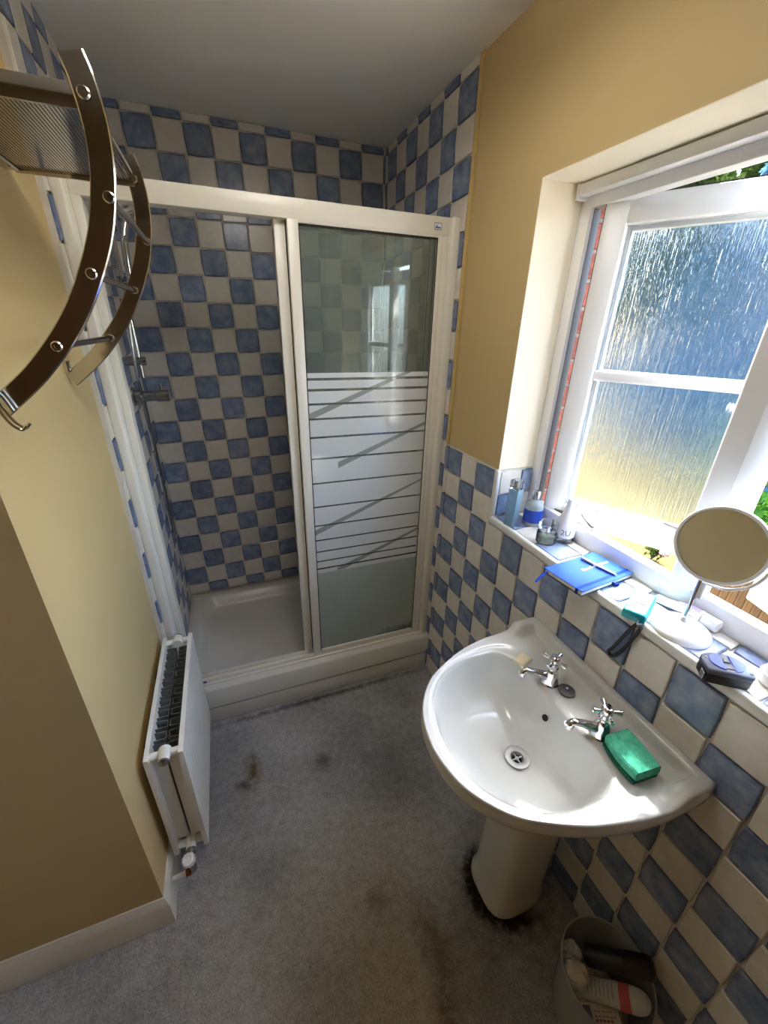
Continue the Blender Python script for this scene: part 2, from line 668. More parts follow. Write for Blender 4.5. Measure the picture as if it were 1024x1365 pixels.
# reveal and sill tiles
ROT_JAMB = rot_cols((1, 0, 0), (0, 0, 1), (0, -1, 0))
tile_field(wro, [0.012, 0.103, 0.149], [1.26, 1.172, ZS + 0.002], lambda u, v: (u, YW - 0.003, v), ROT_JAMB,
           lambda i, j: (i + j) % 2 == 1)
tile_field(wro, [0.012, 0.108, 0.149], [YW - 0.012 - 0.1056 * k for k in range(12)],
           lambda u, v: (u, v, ZS - 0.006), ROT_UP, lambda i, j: (i + j) % 2 == 0)
M['lit_cream'] = m_paint('window_lit_cream', (240, 231, 210))  # window light on the reveal put into a paler wall cream
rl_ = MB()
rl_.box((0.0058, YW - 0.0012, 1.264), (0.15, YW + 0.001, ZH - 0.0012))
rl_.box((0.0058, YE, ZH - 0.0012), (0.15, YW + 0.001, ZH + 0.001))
rl_.build('reveal_lit_skin', 'lit_cream', wro)
# rounded edge strips of the sill and the reveal
e = MB()
e.box((-0.006, YE - 0.02, 1.062), (0.012, YW - 0.001, ZS + 0.003), 0.006, 3)
e.build('sill_edge', 'edge', wro)
e = MB()
e.box((-0.006, YW - 0.012, ZS - 0.02), (0.012, YW + 0.008, 1.266), 0.006, 3)
e.build('reveal_edge', 'edge', wro)

M['brown'] = m_paint('bounce_cutting_brown', (112, 88, 58))  # dark colour for the unseen wall, so less light bounces back
struct('wall_front', MB().box((XF - 0.1, YB - 0.1, 0.0), (0.235, YB, H)), 'brown',
       'unseen wall closing the bathroom behind the viewer, made brown to cut bounce light', 'wall')
struct('wall_far_left', MB().box((XF - 0.1, YB, 0.0), (XF, YL, H)), 'cream',
       'cream wall at the far left end of the bathroom', 'wall')


M['door_wood'] = plain('brown_door_wood', (104, 74, 46), 0.45, var=0.12, scale=8)  # door added out of view; its brown darkens reflections and bounce
dr = MB()
dr.box((-1.75, YB, 0.0), (-0.85, YB + 0.04, 2.02), 0.004)
dro = struct('added_door', dr, 'door_wood', 'brown panelled wooden door added unseen behind the viewer to darken reflections', 'door')
for xa in (-1.66, -1.26):
    for za, zb in ((0.18, 0.92), (1.06, 1.88)):
        MB().box((xa, YB + 0.04, za), (xa + 0.32, YB + 0.048, zb), 0.006).build('door_panel', 'door_wood', dro)
MB().lathe((-0.93, YB + 0.04, 1.0), (0, 1, 0), [(0, 0.024), (0.006, 0.024), (0.01, 0.01), (0.03, 0.01), (0.04, 0.024), (0.058, 0.022), (0.062, 0)], 24).build('door_knob', 'chrome', dro)


# flat round lamp added out of view to lift the room's brightness
M['fill'] = N('fill_emission').m
_k = M['fill'].node_tree
_e = _k.nodes.new('ShaderNodeEmission')
_e.inputs[0].default_value = (1.0, 0.95, 0.88, 1)
_e.inputs[1].default_value = 2.8
_k.links.new(_e.outputs[0], _k.nodes['Material Output'].inputs['Surface'])
fillt = thing('added_fill_lamp', 'unseen added lamp with a lit opal disc', 'fill', (-0.62, -1.42, H - 0.13))
MB().lathe((-0.62, -1.42, H), (0, 0, -1), [(0, 0.05), (0.012, 0.05), (0.018, 0.012), (0.112, 0.012)], 32).build('fill_stem', 'upvc', fillt)
MB().lathe((-0.62, -1.42, H - 0.111), (0, 0, -1), [(0.001, 0.146), (0.001, 0.152), (0.020, 0.152), (0.020, 0.146)], 48, caps=False).build('fill_rim', 'upvc', fillt)
MB().lathe((-0.62, -1.42, H - 0.112), (0, 0, -1), [(0.002, 0.0), (0.002, 0.1455), (0.016, 0.1455), (0.016, 0)], 48, caps=False).build('fill_disc', 'fill', fillt)


# skirting boards
def skirt(path, name, label):
    """profile swept round an outer corner; path is a list of (x, y, nx, ny) with mitre normals"""
    prof = [(0.0, 0.0), (0.014, 0.0), (0.014, 0.098), (0.011, 0.112), (0.006, 0.122), (0.004, 0.130), (0.0, 0.130)]
    mb = MB()
    mb.rings([[(x + nx * d, y + ny * d, z) for d, z in prof] for x, y, nx, ny in path])
    return struct(name, mb, 'skirting', label, 'skirting')


skirt([(XL, -0.806, 1, 0), (XL, YL, 1, -1), (XF, YL, 0, -1)], 'baseboard_left',
      'white painted skirting board wrapping the corner of the left wall')

# ------------------------------------------------------------------ brick outer leaf
M['mortar'] = plain('grey_mortar', (112, 106, 98), 0.9, var=0.12, scale=40, bump=0.5)


def m_brick():
    k = N('red_brick')
    info = k.n('ShaderNodeObjectInfo')
    nz = k.noise(k.coord(), 60, 4, 0.7)
    col = k.ramp(nz, [(0.3, lin(96, 50, 38)), (0.6, lin(124, 72, 56)), (0.8, lin(140, 98, 80))])
    hsv = k.n('ShaderNodeHueSaturation')
    k.l(k.math('ADD', 0.8, k.math('MULTIPLY', info.outputs['Random'], 0.4)), hsv.inputs['Value'])
    k.l(col, hsv.inputs['Color'])
    return k.done(k.pr(hsv.outputs[0], 0.9, 0, k.bump(nz, 0.6, 0.004), 0.2))


M['brick'] = m_brick()
wo = MB()
YJ = YW - 0.026
wo.box((0.19, YJ + 0.006, -2.7), (0.288, 0.12, H + 0.4))
wo.box((0.19, YE + 0.02, ZH - 0.02), (0.288, YJ + 0.006, H + 0.4))
wo.box((0.19, YE + 0.02, -2.7), (0.288, YJ + 0.006, 0.95))
wo.box((0.19, YB - 0.1, -2.7), (0.288, YE + 0.02, H + 0.4))
woo = struct('wall_outer', wo, 'mortar', 'red brick outer wall around the open window', 'wall')
bk = MB().box((-0.051, -0.1075, -0.0325), (0.051, 0.1075, 0.0325), 0.004, 1).mesh('brick', 'brick', smooth=False)
bh = MB().box((-0.051, -0.051, -0.0325), (0.051, 0.051, 0.0325), 0.004, 1).mesh('brick', 'brick', smooth=False)
for i in range(17):
    z = 0.985 + 0.075 * i
    y = YJ
    seq = (bk, bk) if i % 2 == 0 else (bh, bk)
    for me in seq:
        L = 0.215 if me is bk else 0.102
        o = bpy.data.objects.new('brick', me)
        COL.objects.link(o)
        o.parent = woo
        o.location = Vector((0.241, y + L / 2, z)) - world_loc(woo)
        y += L + 0.010

# ------------------------------------------------------------------ window
win = thing('window_1', 'white framed casement window standing open over the tiled sill', 'window', (0.185, (YW + YE) / 2, ZS),
            kind='structure')
X0, X1 = 0.15, 0.187
fr = MB()
fr.box((X0, -1.208, ZS), (X1, YW, ZH), 0.003)
fr.box((X0 + 0.0004, YE + 0.045, 2.017), (X1, -1.2075, ZH), 0.003)
fr.box((X0 + 0.0004, YE + 0.045, ZS - 0.006), (X1, -1.2075, 1.142), 0.003)
fr.box((X0, YE, ZS), (X1, YE + 0.045, ZH), 0.003)
fr.build('window_frame', 'upvc', win)
for dy in (0.0,):
    mu = MB()
    mu.prism([(px, py + dy, 1.135) for px, py in ((X0, -1.73), (X0, -1.781), (X0 + 0.012, -1.796), (X1, -1.803), (X1, -1.722), (X0 + 0.006, -1.724))], (0, 0, 0.886))
    mu.build('mullion', 'upvc', win)
gk = MB()
gk.box((X0 + 0.012, -1.2092, 1.142), (X1 - 0.001, -1.2075, 2.017))
gk.build('gasket', 'rubber', win)
ht = MB()
ht.box((0.118, YE + 0.01, 2.044), (0.151, YW - 0.012, 2.072), 0.005)
ht.box((0.116, YW - 0.02, 2.036), (0.151, YW - 0.008, 2.074), 0.003)
ht.build('head_strip', 'upvc', win)


def m_rain_glass():
    k = N('rain_patterned_glass')
    co = k.coord()
    streak = k.noise(k.mapv(co, (230, 230, 7.0)), 1.0, 4, 0.6)
    drop = k.noise(k.mapv(co, (150, 150, 60)), 1.0, 2, 0.5)
    h = k.math('ADD', streak, k.math('MULTIPLY', drop, 0.25))
    nrm = k.bump(h, 0.72, 0.0032)
    rf = k.n('ShaderNodeBsdfRefraction')
    rf.inputs['IOR'].default_value = 1.42
    rf.inputs['Roughness'].default_value = 0.03
    rf.inputs['Color'].default_value = (0.93, 0.96, 0.98, 1)
    k.l(nrm, rf.inputs['Normal'])
    tr = k.n('ShaderNodeBsdfTransparent')
    tr.inputs[0].default_value = (0.9, 0.94, 0.96, 1)
    gl = k.n('ShaderNodeBsdfGlossy')
    gl.inputs['Roughness'].default_value = 0.12
    k.l(nrm, gl.inputs['Normal'])
    a = k.mixs(0.33, rf.outputs[0], tr.outputs[0])
    return k.done(k.mixs(0.04, a, gl.outputs[0]))


M['rain'] = m_rain_glass()


def casement(hinge, ex, ey, width, sign):
    """side hung casement; hinge point on the inner face, (ex, ey) along it, thickness outward"""
    e = Vector((ex, ey, 0)).normalized()
    out = Vector((-e.y, e.x, 0)) if sign > 0 else Vector((e.y, -e.x, 0))
    hx = Vector((hinge[0], hinge[1], 0))
    P = lambda s, t, z: hx + e * s + out * t + Vector((0, 0, z))
    Z0, Z1, FW, TH = 1.107, 2.027, 0.060, 0.055
    F = Matrix((e, out, Vector((0, 0, 1)))).transposed().to_4x4()
    F.translation = hx
    mb = MB()
    for lo, hi in (((0, 0, Z0), (FW, TH, Z1)), ((width - FW, 0, Z0), (width, TH, Z1)),
                   ((FW - 0.003, 0, Z0), (width - FW + 0.003, TH, Z0 + FW)), ((FW - 0.003, 0, Z1 - FW), (width - FW + 0.003, TH, Z1))):
        mb.box(lo, hi, 0.004, 2, F)
    ca = mb.build('casement', 'upvc', win)
    bd = MB()
    for lo, hi in (((FW, 0.006, Z0 + FW), (FW + 0.013, 0.03, Z1 - FW)), ((width - FW - 0.013, 0.006, Z0 + FW), (width - FW, 0.03, Z1 - FW)),
                   ((FW, 0.006, Z0 + FW), (width - FW, 0.03, Z0 + FW + 0.013)), ((FW, 0.006, Z1 - FW - 0.013), (width - FW, 0.03, Z1 - FW))):
        bd.box(lo, hi, 0.004, 2, F)
    bd.build('glazing_bead', 'upvc', ca)
    MB().box((FW, 0.006, 1.575), (width - FW, 0.046, 1.606), 0.008, 3, F).build('glazing_bar', 'upvc', ca)
    for a, b in ((Z0 + FW + 0.004, 1.582), (1.60, Z1 - FW - 0.004)):
        MB().box((FW + 0.004, 0.026, a), (width - FW - 0.004, 0.032, b), 0, 0, F).build('pane', 'rain', ca, smooth=False)
    gs = MB()
    gs.box((-0.002, 0.035, Z0), (0.0, 0.050, Z1), 0, 0, F)
    gs.box((0, 0.035, Z1), (width, 0.050, Z1 + 0.003), 0, 0, F)
    gs.build('gasket', 'black', ca)
    return P, ca, F


P, ca, F = casement((0.200, -1.230), 0.49, -0.872, 0.53, -1)
hd = MB()
hd.box((0.488, -0.012, 1.50), (0.512, 0.0, 1.60), 0.004, 2, F)
hd.tube([F @ Vector(p) for p in ((0.50, -0.010, 1.55), (0.50, -0.035, 1.55), (0.485, -0.042, 1.548), (0.44, -0.045, 1.535), (0.41, -0.045, 1.525))],
        [0.009, 0.009, 0.010, 0.010, 0.008], 10)
hd.build('handle', 'upvc', ca)
P2, ca2, F2 = casement((0.196, -2.300), 0.342, 0.940, 0.49, 1)
st = MB()
st.box((0.170, -1.47, 1.142), (0.184, -1.25, 1.147), 0.001)
st.tube([(0.178, -1.45, 1.150), (0.20, -1.40, 1.150), (0.235, -1.34, 1.150)], 0.0055, 8)
st.build('stay_arm', 'stay_metal', win)

# ================================================================== SHOWER
tray = thing('shower_tray', 'white shower tray raised on a plinth under the sliding door', 'shower tray', (-0.6, -0.4, 0))
tb = MB()
x0, x1, y0, y1 = -1.2035, -0.0015, -0.793, -0.0015


def rrect(cx, cy, hx, hy, r, z, n=7):
    out = []
    for sx, sy, a0 in ((1, 1, 0), (-1, 1, 90), (-1, -1, 180), (1, -1, 270)):
        for k in range(n):
            a = math.radians(a0 + 90 * k / (n - 1))
            out.append((cx + sx * (hx - r) + r * math.cos(a), cy + sy * (hy - r) + r * math.sin(a), z))
    return out


cx, cy, hx, hy = (x0 + x1) / 2, (y0 + y1) / 2, (x1 - x0) / 2, (y1 - y0) / 2
tb.rings([rrect(cx, cy, hx, hy, 0.004, 0.100), rrect(cx, cy, hx, hy, 0.004, 0.200), rrect(cx, cy, hx - 0.004, hy - 0.004, 0.006, 0.205),
          rrect(cx, cy + 0.018, hx - 0.055, hy - 0.072, 0.07, 0.205), rrect(cx, cy + 0.018, hx - 0.066, hy - 0.083, 0.07, 0.199),
          rrect(cx, cy + 0.018, hx - 0.085, hy - 0.102, 0.08, 0.155), rrect(cx, cy + 0.018, hx - 0.105, hy - 0.122, 0.07, 0.142),
          rrect(cx, cy + 0.018, hx - 0.5, hy - 0.3, 0.03, 0.136)])
tb.build('tray_body', 'tray', tray, angle=50)
MB().box((x0, -0.788, 0.0), (x1, -0.760, 0.088), 0.002).build('plinth', 'plinth', tray)
MB().box((x0 + 0.004, -0.755, 0.002), (x1 - 0.004, -0.01, 0.0995)).build('tray_support', 'dark', tray)
MB().lathe((-0.605, -0.64, 0.137), (0, 0, 1), [(0, 0.045), (0.006, 0.045), (0.009, 0.03), (0.009, 0)], 24).build('waste_cover', 'dull_chrome', tray)

enc = thing('shower_enclosure', 'white framed sliding shower door with frosted striped glass', 'shower door', (-0.6, -0.74, 0.205))
YF = -0.752
tr_ = MB().box((x0 + 0.0345, YF, 2.004), (x1 - 0.0345, -0.702, 2.060), 0.004)
tr_.build('top_rail', 'enamel', enc)
br = MB()
br.box((x0 + 0.001, YF - 0.006, 0.205), (x1, -0.700, 0.214), 0.002)
br.box((x0 + 0.001, YF + 0.004, 0.205), (x1, -0.738, 0.231), 0.003)
br.box((x0 + 0.001, -0.716, 0.205), (x1, -0.704, 0.231), 0.003)
br.build('bottom_rail', 'enamel', enc)
for sx, xa, xb in ((1, x0 + 0.001, x0 + 0.034), (-1, x1 - 0.034, x1)):
    wp = MB()
    wp.box((xa, -0.789 if sx > 0 else -0.772, 0.206), (xb, -0.698, 2.062), 0.008, 3)
    xi = xb if sx > 0 else xa
    wp.box((min(xi, xi + sx * 0.024), YF + 0.0015, 0.2065), (max(xi, xi + sx * 0.024), -0.7035, 2.0585), 0.003)
    wp.build('wall_post', 'enamel', enc)


def m_door_glass():
    k = N('printed_shower_glass')
    g = k.n('ShaderNodeNewGeometry').outputs['Position']
    s = k.sep(g)
    x, z = s[0], s[2]
    tr = k.n('ShaderNodeBsdfTransparent')
    tr.inputs[0].default_value = (0.80, 0.86, 0.83, 1)
    gl = k.n('ShaderNodeBsdfGlossy')
    gl.inputs['Roughness'].default_value = 0.015
    fr = k.n('ShaderNodeFresnel')
    fr.inputs[0].default_value = 1.62
    # frosted band with clear lines
    band = k.math('MULTIPLY', k.math('GREATER_THAN', z, 0.687), k.math('LESS_THAN', z, 1.548))
    for zz, hw in ((1.526, .0045), (1.4875, .0045), (1.436, .004), (1.3805, .004), (1.309, .004), (1.223, .0038), (1.119, .0034),
                   (1.014, .0034), (0.9265, .0034), (0.8555, .0034), (0.7985, .0034), (0.7495, .0034), (0.711, .004)):
        d = k.math('ABSOLUTE', k.math('SUBTRACT', z, zz))
        band = k.math('MULTIPLY', band, k.math('GREATER_THAN', d, hw))
    for xa, za, xb, zb in ((-.566, 1.39, -.19, 1.539), (-.46, 1.19, -.062, 1.348), (-.567, .895, -.064, 1.094), (-.475, .689, -.063, .848)):
        sl = (zb - za) / (xb - xa)
        ln = k.math('ADD', k.math('MULTIPLY', k.math('SUBTRACT', x, xa), sl), za)
        d = k.math('ABSOLUTE', k.math('SUBTRACT', z, ln))
        wd = k.math('SUBTRACT', 0.0125, k.math('MULTIPLY', k.math('SUBTRACT', x, xa), 0.016))
        inside = k.math('MULTIPLY', k.math('LESS_THAN', d, wd), k.math('GREATER_THAN', x, xa))
        band = k.math('MULTIPLY', band, k.math('SUBTRACT', 1.0, k.math('MULTIPLY', inside, 0.5)))
    # lime scale film, thicker on the lower part
    film = k.math('GREATER_THAN', 0.69, z)
    nz = k.noise(k.mapv(g, (9, 9, 2.0)), 1.0, 4, 0.6)
    film = k.math('ADD', 0.20, k.math('MULTIPLY', film, k.math('ADD', 0.52, k.math('MULTIPLY', nz, 0.22))))
    haze = k.math('MAXIMUM', film, k.math('MULTIPLY', band, 0.90))
    hc = k.mixc(band, (0.60, 0.70, 0.64, 1), (0.93, 0.96, 0.97, 1))
    # dark mould in the lower corner
    mv = k.mapv(g, (1 / 0.34, 0, 1 / 0.10), (0.10 / 0.34, 0, -0.235 / 0.10))
    ln = k.n('ShaderNodeVectorMath', operation='LENGTH')
    k.l(mv, ln.inputs[0])
    mo = k.ramp(k.math('ADD', ln.outputs['Value'], k.math('MULTIPLY', k.noise(g, 45, 5, .7), 0.7)), [(0.40, (1, 1, 1)), (1.0, (0, 0, 0))])
    hc = k.mixc(k.math('MULTIPLY', mo, 0.85), hc, (0.02, 0.02, 0.018, 1))
    tl = k.n('ShaderNodeBsdfTranslucent')
    df = k.n('ShaderNodeBsdfDiffuse')
    k.l(hc, tl.inputs[0])
    k.l(hc, df.inputs[0])
    hz = k.mixs(0.74, tl.outputs[0], df.outputs[0])
    a = k.mixs(haze, tr.outputs[0], hz)
    return k.done(k.mixs(fr.outputs[0], a, gl.outputs[0]))


M['door_glass'] = m_door_glass()
M['shower_glass'] = m_thin_glass('shower_glass', (0.86, 0.91, 0.89), 0.10)


def door(yc, xa, xb, glass, name):
    f = MB()
    f.box((xa, yc - 0.010, 0.224), (xa + 0.036, yc + 0.010, 2.010), 0.003)
    f.box((xb - 0.022, yc - 0.010, 0.224), (xb, yc + 0.010, 2.010), 0.003)
    f.box((xa + 0.036, yc - 0.009, 0.224), (xb - 0.022, yc + 0.009, 0.246), 0.003)
    f.box((xa + 0.036, yc - 0.009, 1.996), (xb - 0.022, yc + 0.009, 2.010), 0.003)
    d = f.build(name, 'enamel', enc)
    q = MB()
    q.box((xa + 0.034, yc - 0.001, 0.244), (xb - 0.020, yc + 0.001, 1.998))
    q.build('glass', glass, d, smooth=False)
    s = MB()
    s.box((xa + 0.0355, yc - 0.0105, 0.246), (xa + 0.0385, yc - 0.008, 1.996))
    s.box((xb - 0.0245, yc - 0.0105, 0.246), (xb - 0.0215, yc - 0.008, 1.996))
    s.box((xa + 0.036, yc - 0.0105, 1.9935), (xb - 0.022, yc - 0.008, 1.9965))
    s.build('seal', 'dark', d)
    return d


door(-0.741, -0.607, -0.058, 'door_glass', 'fixed_panel')
door(-0.716, -0.645, -0.075, 'shower_glass', 'sliding_panel')
M['badge_white'] = plain('badge_white', (225, 230, 238), 0.4)
M['badge_blue'] = plain('badge_blue', (40, 66, 140), 0.4)
bd = MB().box((-0.098, YF - 0.0015, 2.020), (-0.070, YF, 2.040)).build('badge', 'badge_white', enc)
b2 = MB()
for lo, hi in (((-0.098, 2.020), (-0.070, 2.0215)), ((-0.098, 2.0385), (-0.070, 2.040)), ((-0.098, 2.020), (-0.0967, 2.040)), ((-0.0713, 2.020), (-0.070, 2.040))):
    b2.box((lo[0], YF - 0.0022, lo[1]), (hi[0], YF - 0.0014, hi[1]))
sw = [(-0.095, 2.0245), (-0.091, 2.0315), (-0.086, 2.0345), (-0.083, 2.034), (-0.087, 2.0315), (-0.089, 2.0285), (-0.084, 2.0285),
      (-0.0745, 2.0275), (-0.074, 2.0245)]
b2.prism([(x, YF - 0.0022, z) for x, z in sw], (0, 0.001, 0))
b2.build('logo', 'badge_blue', bd, smooth=False)
MB().box((-1.118, YF + 0.0035, 0.216), (-1.100, YF + 0.0045, 0.226)).build('sticker', 'badge_blue', enc)

# riser rail, hand shower and mixer on the left shower wall
sh = thing('shower_mixer', 'chrome hand shower with riser rail, mixer valve and hose', 'shower', (-1.20, -0.36, 1.42))
XW = -1.2008
yv = -0.37
rr = MB()
rr.tube([(-1.150, yv, 1.50), (-1.150, yv, 2.02)], 0.009, 14)
rr.build('riser_rail', 'chrome', sh)
bk2 = MB()
bk2.lathe((XW, yv, 1.562), (1, 0, 0), [(0, 0.017), (0.065, 0.0165), (0.072, 0.0155), (0.073, 0)], 20)
bk2.build('rail_bracket', 'dull_chrome', sh)
bk3 = MB().lathe((XW, yv, 2.0), (1, 0, 0), [(0, 0.017), (0.065, 0.0165), (0.072, 0.0155), (0.073, 0)], 20)
bk3.build('rail_bracket', 'dull_chrome', sh)
va = MB()
va.lathe((XW, yv + 0.01, 1.428), (1, 0, 0), [(0, 0.038), (0.006, 0.037), (0.010, 0.028), (0.03, 0.026), (0.032, 0.021), (0.082, 0.021), (0.084, 0.0235), (0.128, 0.0235), (0.131, 0.021), (0.131, 0)], 28)
va.lathe((XW + 0.03, yv + 0.01, 1.415), (0, -1, -0.2), [(0, 0.013), (0.022, 0.013), (0.026, 0.011), (0.026, 0)], 16)
vo = va.build('mixer_valve', 'dull_chrome', sh)
MB().tube([(XW + 0.105, yv + 0.01, 1.448), (XW + 0.105, yv + 0.008, 1.470), (XW + 0.103, yv + 0.006, 1.480)], [0.006, 0.005, 0.004], 10).build('lever', 'dull_chrome', vo)
hs = MB()
hp = spline([(XW + 0.03, yv + 0.01, 1.405), (XW + 0.032, yv + 0.03, 1.25), (XW + 0.03, yv + 0.06, 1.05), (XW + 0.026, yv + 0.09, 0.84), (XW + 0.024, yv + 0.108, 0.755),
             (XW + 0.024, yv + 0.120, 0.745), (XW + 0.024, yv + 0.130, 0.765), (XW + 0.024, yv + 0.105, 0.95), (XW + 0.030, yv + 0.05, 1.25), (XW + 0.036, yv - 0.02, 1.50),
             (XW + 0.05, yv - 0.035, 1.70), (XW + 0.075, yv - 0.03, 1.82)], 8)
hs.tube(hp, 0.0065, 8)
hs.build('hose', 'dull_chrome', sh)
ho = MB()
ho.lathe((-1.150, yv, 1.815), (0, 0, 1), [(0, 0.017), (0.034, 0.017)], 16)
ho.tube([(-1.150, yv, 1.832), (-1.118, yv - 0.02, 1.84)], [0.015, 0.012], 12)
ho.tube([(-1.150, yv, 1.832), (-1.128, yv + 0.03, 1.852)], [0.008, 0.005], 10)
ho.build('slide_holder', 'dull_chrome', sh)
hh = MB()
hh.tube(spline([(-1.122, yv - 0.022, 1.80), (-1.118, yv - 0.022, 1.90), (-1.112, yv - 0.02, 1.97), (-1.098, yv - 0.01, 2.02)], 6), 0.0115, 12)
hn = Vector((0.55, -0.1, -0.82)).normalized()
hc_ = Vector((-1.086, yv - 0.006, 2.035))
hh.lathe(hc_ - hn * 0.022, hn, [(0, 0.012), (0.006, 0.032), (0.016, 0.040), (0.026, 0.040), (0.028, 0.036)], 28)
ho2 = hh.build('hand_shower', 'chrome', sh)
fp = MB()
fp.lathe(hc_ + hn * 0.005, hn, [(0, 0.034), (0.003, 0.034), (0.004, 0)], 28)
for rr_, nn in ((0.008, 6), (0.017, 10), (0.026, 16)):
    for q in range(nn):
        a = 2 * PI * q / nn
        u = hn.cross(Vector((0, 1, 0))).normalized()
        v = hn.cross(u)
        fp.lathe(hc_ + hn * 0.0085 + (u * math.cos(a) + v * math.sin(a)) * rr_, hn, [(0, 0.0022), (0.003, 0.0018)], 6)
fp.build('spray_face', 'worn_metal', ho2)

# ================================================================== BASIN
YC = -1.757


def sym_poly(half):
    """half: list of (x, w) from back to front; returns closed polygon"""
    a = [(x, YC + w) for x, w in half]
    b = [(x, YC - w) for x, w in reversed(half) if w > 1e-6]
    return a + b


def smooth_half(half, n=8):
    return [(p.x, max(p.y, 0)) for p in spline([(x, w, 0) for x, w in half], n)]


OUTER = [(-0.0015, 0.0), (-0.0015, 0.278), (-0.004, 0.283)] + smooth_half(
    [(-0.02, 0.285), (-0.09, 0.284), (-0.16, 0.279), (-0.218, 0.270), (-0.29, 0.252), (-0.345, 0.230), (-0.40, 0.203), (-0.437, 0.178), (-0.475, 0.137), (-0.50, 0.095), (-0.515, 0.048), (-0.521, 0.0)])
BOWL = [(-0.165, 0.0), (-0.165, 0.14)] + smooth_half(
    [(-0.168, 0.160), (-0.182, 0.188), (-0.215, 0.207), (-0.26, 0.212), (-0.31, 0.209), (-0.36, 0.194), (-0.40, 0.173), (-0.435, 0.140), (-0.460, 0.098), (-0.476, 0.05), (-0.482, 0.0)])
BCEN = (-0.285, YC)
NB = 144


def ray_radius(poly, ang):
    dx, dy = math.cos(ang), math.sin(ang)
    best = 0
    for (ax, ay), (bx, by) in zip(poly, poly[1:] + poly[:1]):
        ax, ay, bx, by = ax - BCEN[0], ay - BCEN[1], bx - BCEN[0], by - BCEN[1]
        ex, ey = bx - ax, by - ay
        den = dx * ey - dy * ex
        if abs(den) < 1e-12:
            continue
        t = (ax * ey - ay * ex) / den
        u = (ax * dy - ay * dx) / den
        if t > 0 and -1e-6 <= u <= 1 + 1e-6:
            best = max(best, t)
    return best


ANG = [2 * PI * i / NB for i in range(NB)]
RO = [ray_radius(sym_poly(OUTER), a) for a in ANG]
RB = [ray_radius(sym_poly(BOWL), a) for a in ANG]


def sst(a, b, x):
    t = min(1, max(0, (x - a) / (b - a)))
    return t * t * (3 - 2 * t)


def deck(x, y):
    """height of the basin's top surface"""
    side = abs(y - YC)
    z = 0.844
    platform = sst(-0.215, -0.165, x)
    ridge = 0.030 * max(sst(-0.036, -0.025, x), sst(0.236, 0.256, side) * sst(-0.115, -0.085, x))
    return z - 0.003 * platform + ridge


base = thing('washbasin', 'white ceramic washbasin standing on its pedestal under the window sill', 'washbasin', (-0.26, YC, 0))
rings = []
DR = (-0.262, -1.764)


def ring(rad, zf, cx=None):
    out = []
    for i, a in enumerate(ANG):
        x, y = BCEN[0] + rad[i] * math.cos(a), BCEN[1] + rad[i] * math.sin(a)
        out.append((x, y, zf(x, y) if callable(zf) else zf))
    return out


rings.append([(DR[0] + 0.020 * math.cos(a), DR[1] + 0.020 * math.sin(a), 0.690) for a in ANG])
for f, z in ((0.30, 0.6985), (0.50, 0.705), (0.64, 0.714), (0.74, 0.726), (0.82, 0.744), (0.88, 0.766), (0.93, 0.792), (0.965, 0.815), (0.985, 0.828), (0.995, 0.834)):
    # the wall under the taps is steep: keep its foot well forward of the edge
    rad = []
    for i, a in enumerate(ANG):
        back = max(0.0, math.cos(a)) ** 2
        ff = f if f > 0.9 else f * (1 - 0.10 * back * (1 - f))
        rad.append(RB[i] * ff)
    k_ = 1 - f
    rr_ = ring(rad, z)
    rr_ = [(x + (DR[0] - BCEN[0]) * k_ * 0.9, y, zz) for x, y, zz in rr_]
    rings.append(rr_)
rings.append(ring([r * 1.003 + 0.001 for r in RB], lambda x, y: deck(x, y) - 0.003))
rings.append(ring([r * 1.01 + 0.003 for r in RB], lambda x, y: deck(x, y)))
for t, dz in ((0.14, 0.0), (0.28, 0.0), (0.34, 0.0005), (0.38, 0.0035), (0.44, 0.0045), (0.55, 0.005), (0.62, 0.005), (0.69, 0.005), (0.74, 0.005), (0.77, 0.005), (0.79, 0.005), (0.81, 0.005), (0.83, 0.005), (0.85, 0.005), (0.87, 0.0045), (0.90, 0.0035), (0.95, 0.0)):
    def zf(x, y, dz=dz):
        front = 1 - sst(-0.16, -0.12, x)
        return deck(x, y) + dz * front - (1 - front) * 0.0
    rings.append(ring([b * (1 - t) + o * t for b, o in zip(RB, RO)], zf))
for ins, dz in ((0.0035, -0.004), (0.0012, -0.010), (0.0, -0.020), (0.001, -0.032), (0.006, -0.042), (0.014, -0.050), (0.028, -0.056)):
    rings.append(ring([o - ins for o in RO], lambda x, y, dz=dz: 0.844 + dz + (deck(x, y) - 0.844) * (1 if dz > -0.015 else 0.6 if dz > -0.03 else 0.2)))


def under(f, z):
    """sections of the underside, shrinking towards the pedestal and keeping to the wall"""
    out = []
    for i, a in enumerate(ANG):
        x, y = BCEN[0] + RO[i] * math.cos(a), BCEN[1] + RO[i] * math.sin(a)
        out.append((-0.0015 + (x + 0.0015) * (0.35 + 0.65 * f) if x < -0.0015 else x, YC + (y - YC) * f, z))
    return out


for f, z in ((0.88, 0.765), (0.82, 0.735), (0.70, 0.700), (0.56, 0.668), (0.44, 0.645), (0.36, 0.632)):
    rings.append(under(f, z))
b = MB()
b.rings(rings, cap0=False, cap1=True)
b.build('basin_bowl', 'ceramic', base, angle=60)
ped = MB()


def ped_ring(z, front, w, n=40):
    out = []
    for i in range(n):
        a = 2 * PI * i / n
        c, s_ = math.cos(a), math.sin(a)
        ex = 0.62
        px = math.copysign(abs(c) ** ex, c)
        py = math.copysign(abs(s_) ** ex, s_)
        back = -0.058
        cxp = (back + front) / 2
        out.append((cxp + px * (back - front) / 2, YC + 0.004 + py * w, z))
    return out


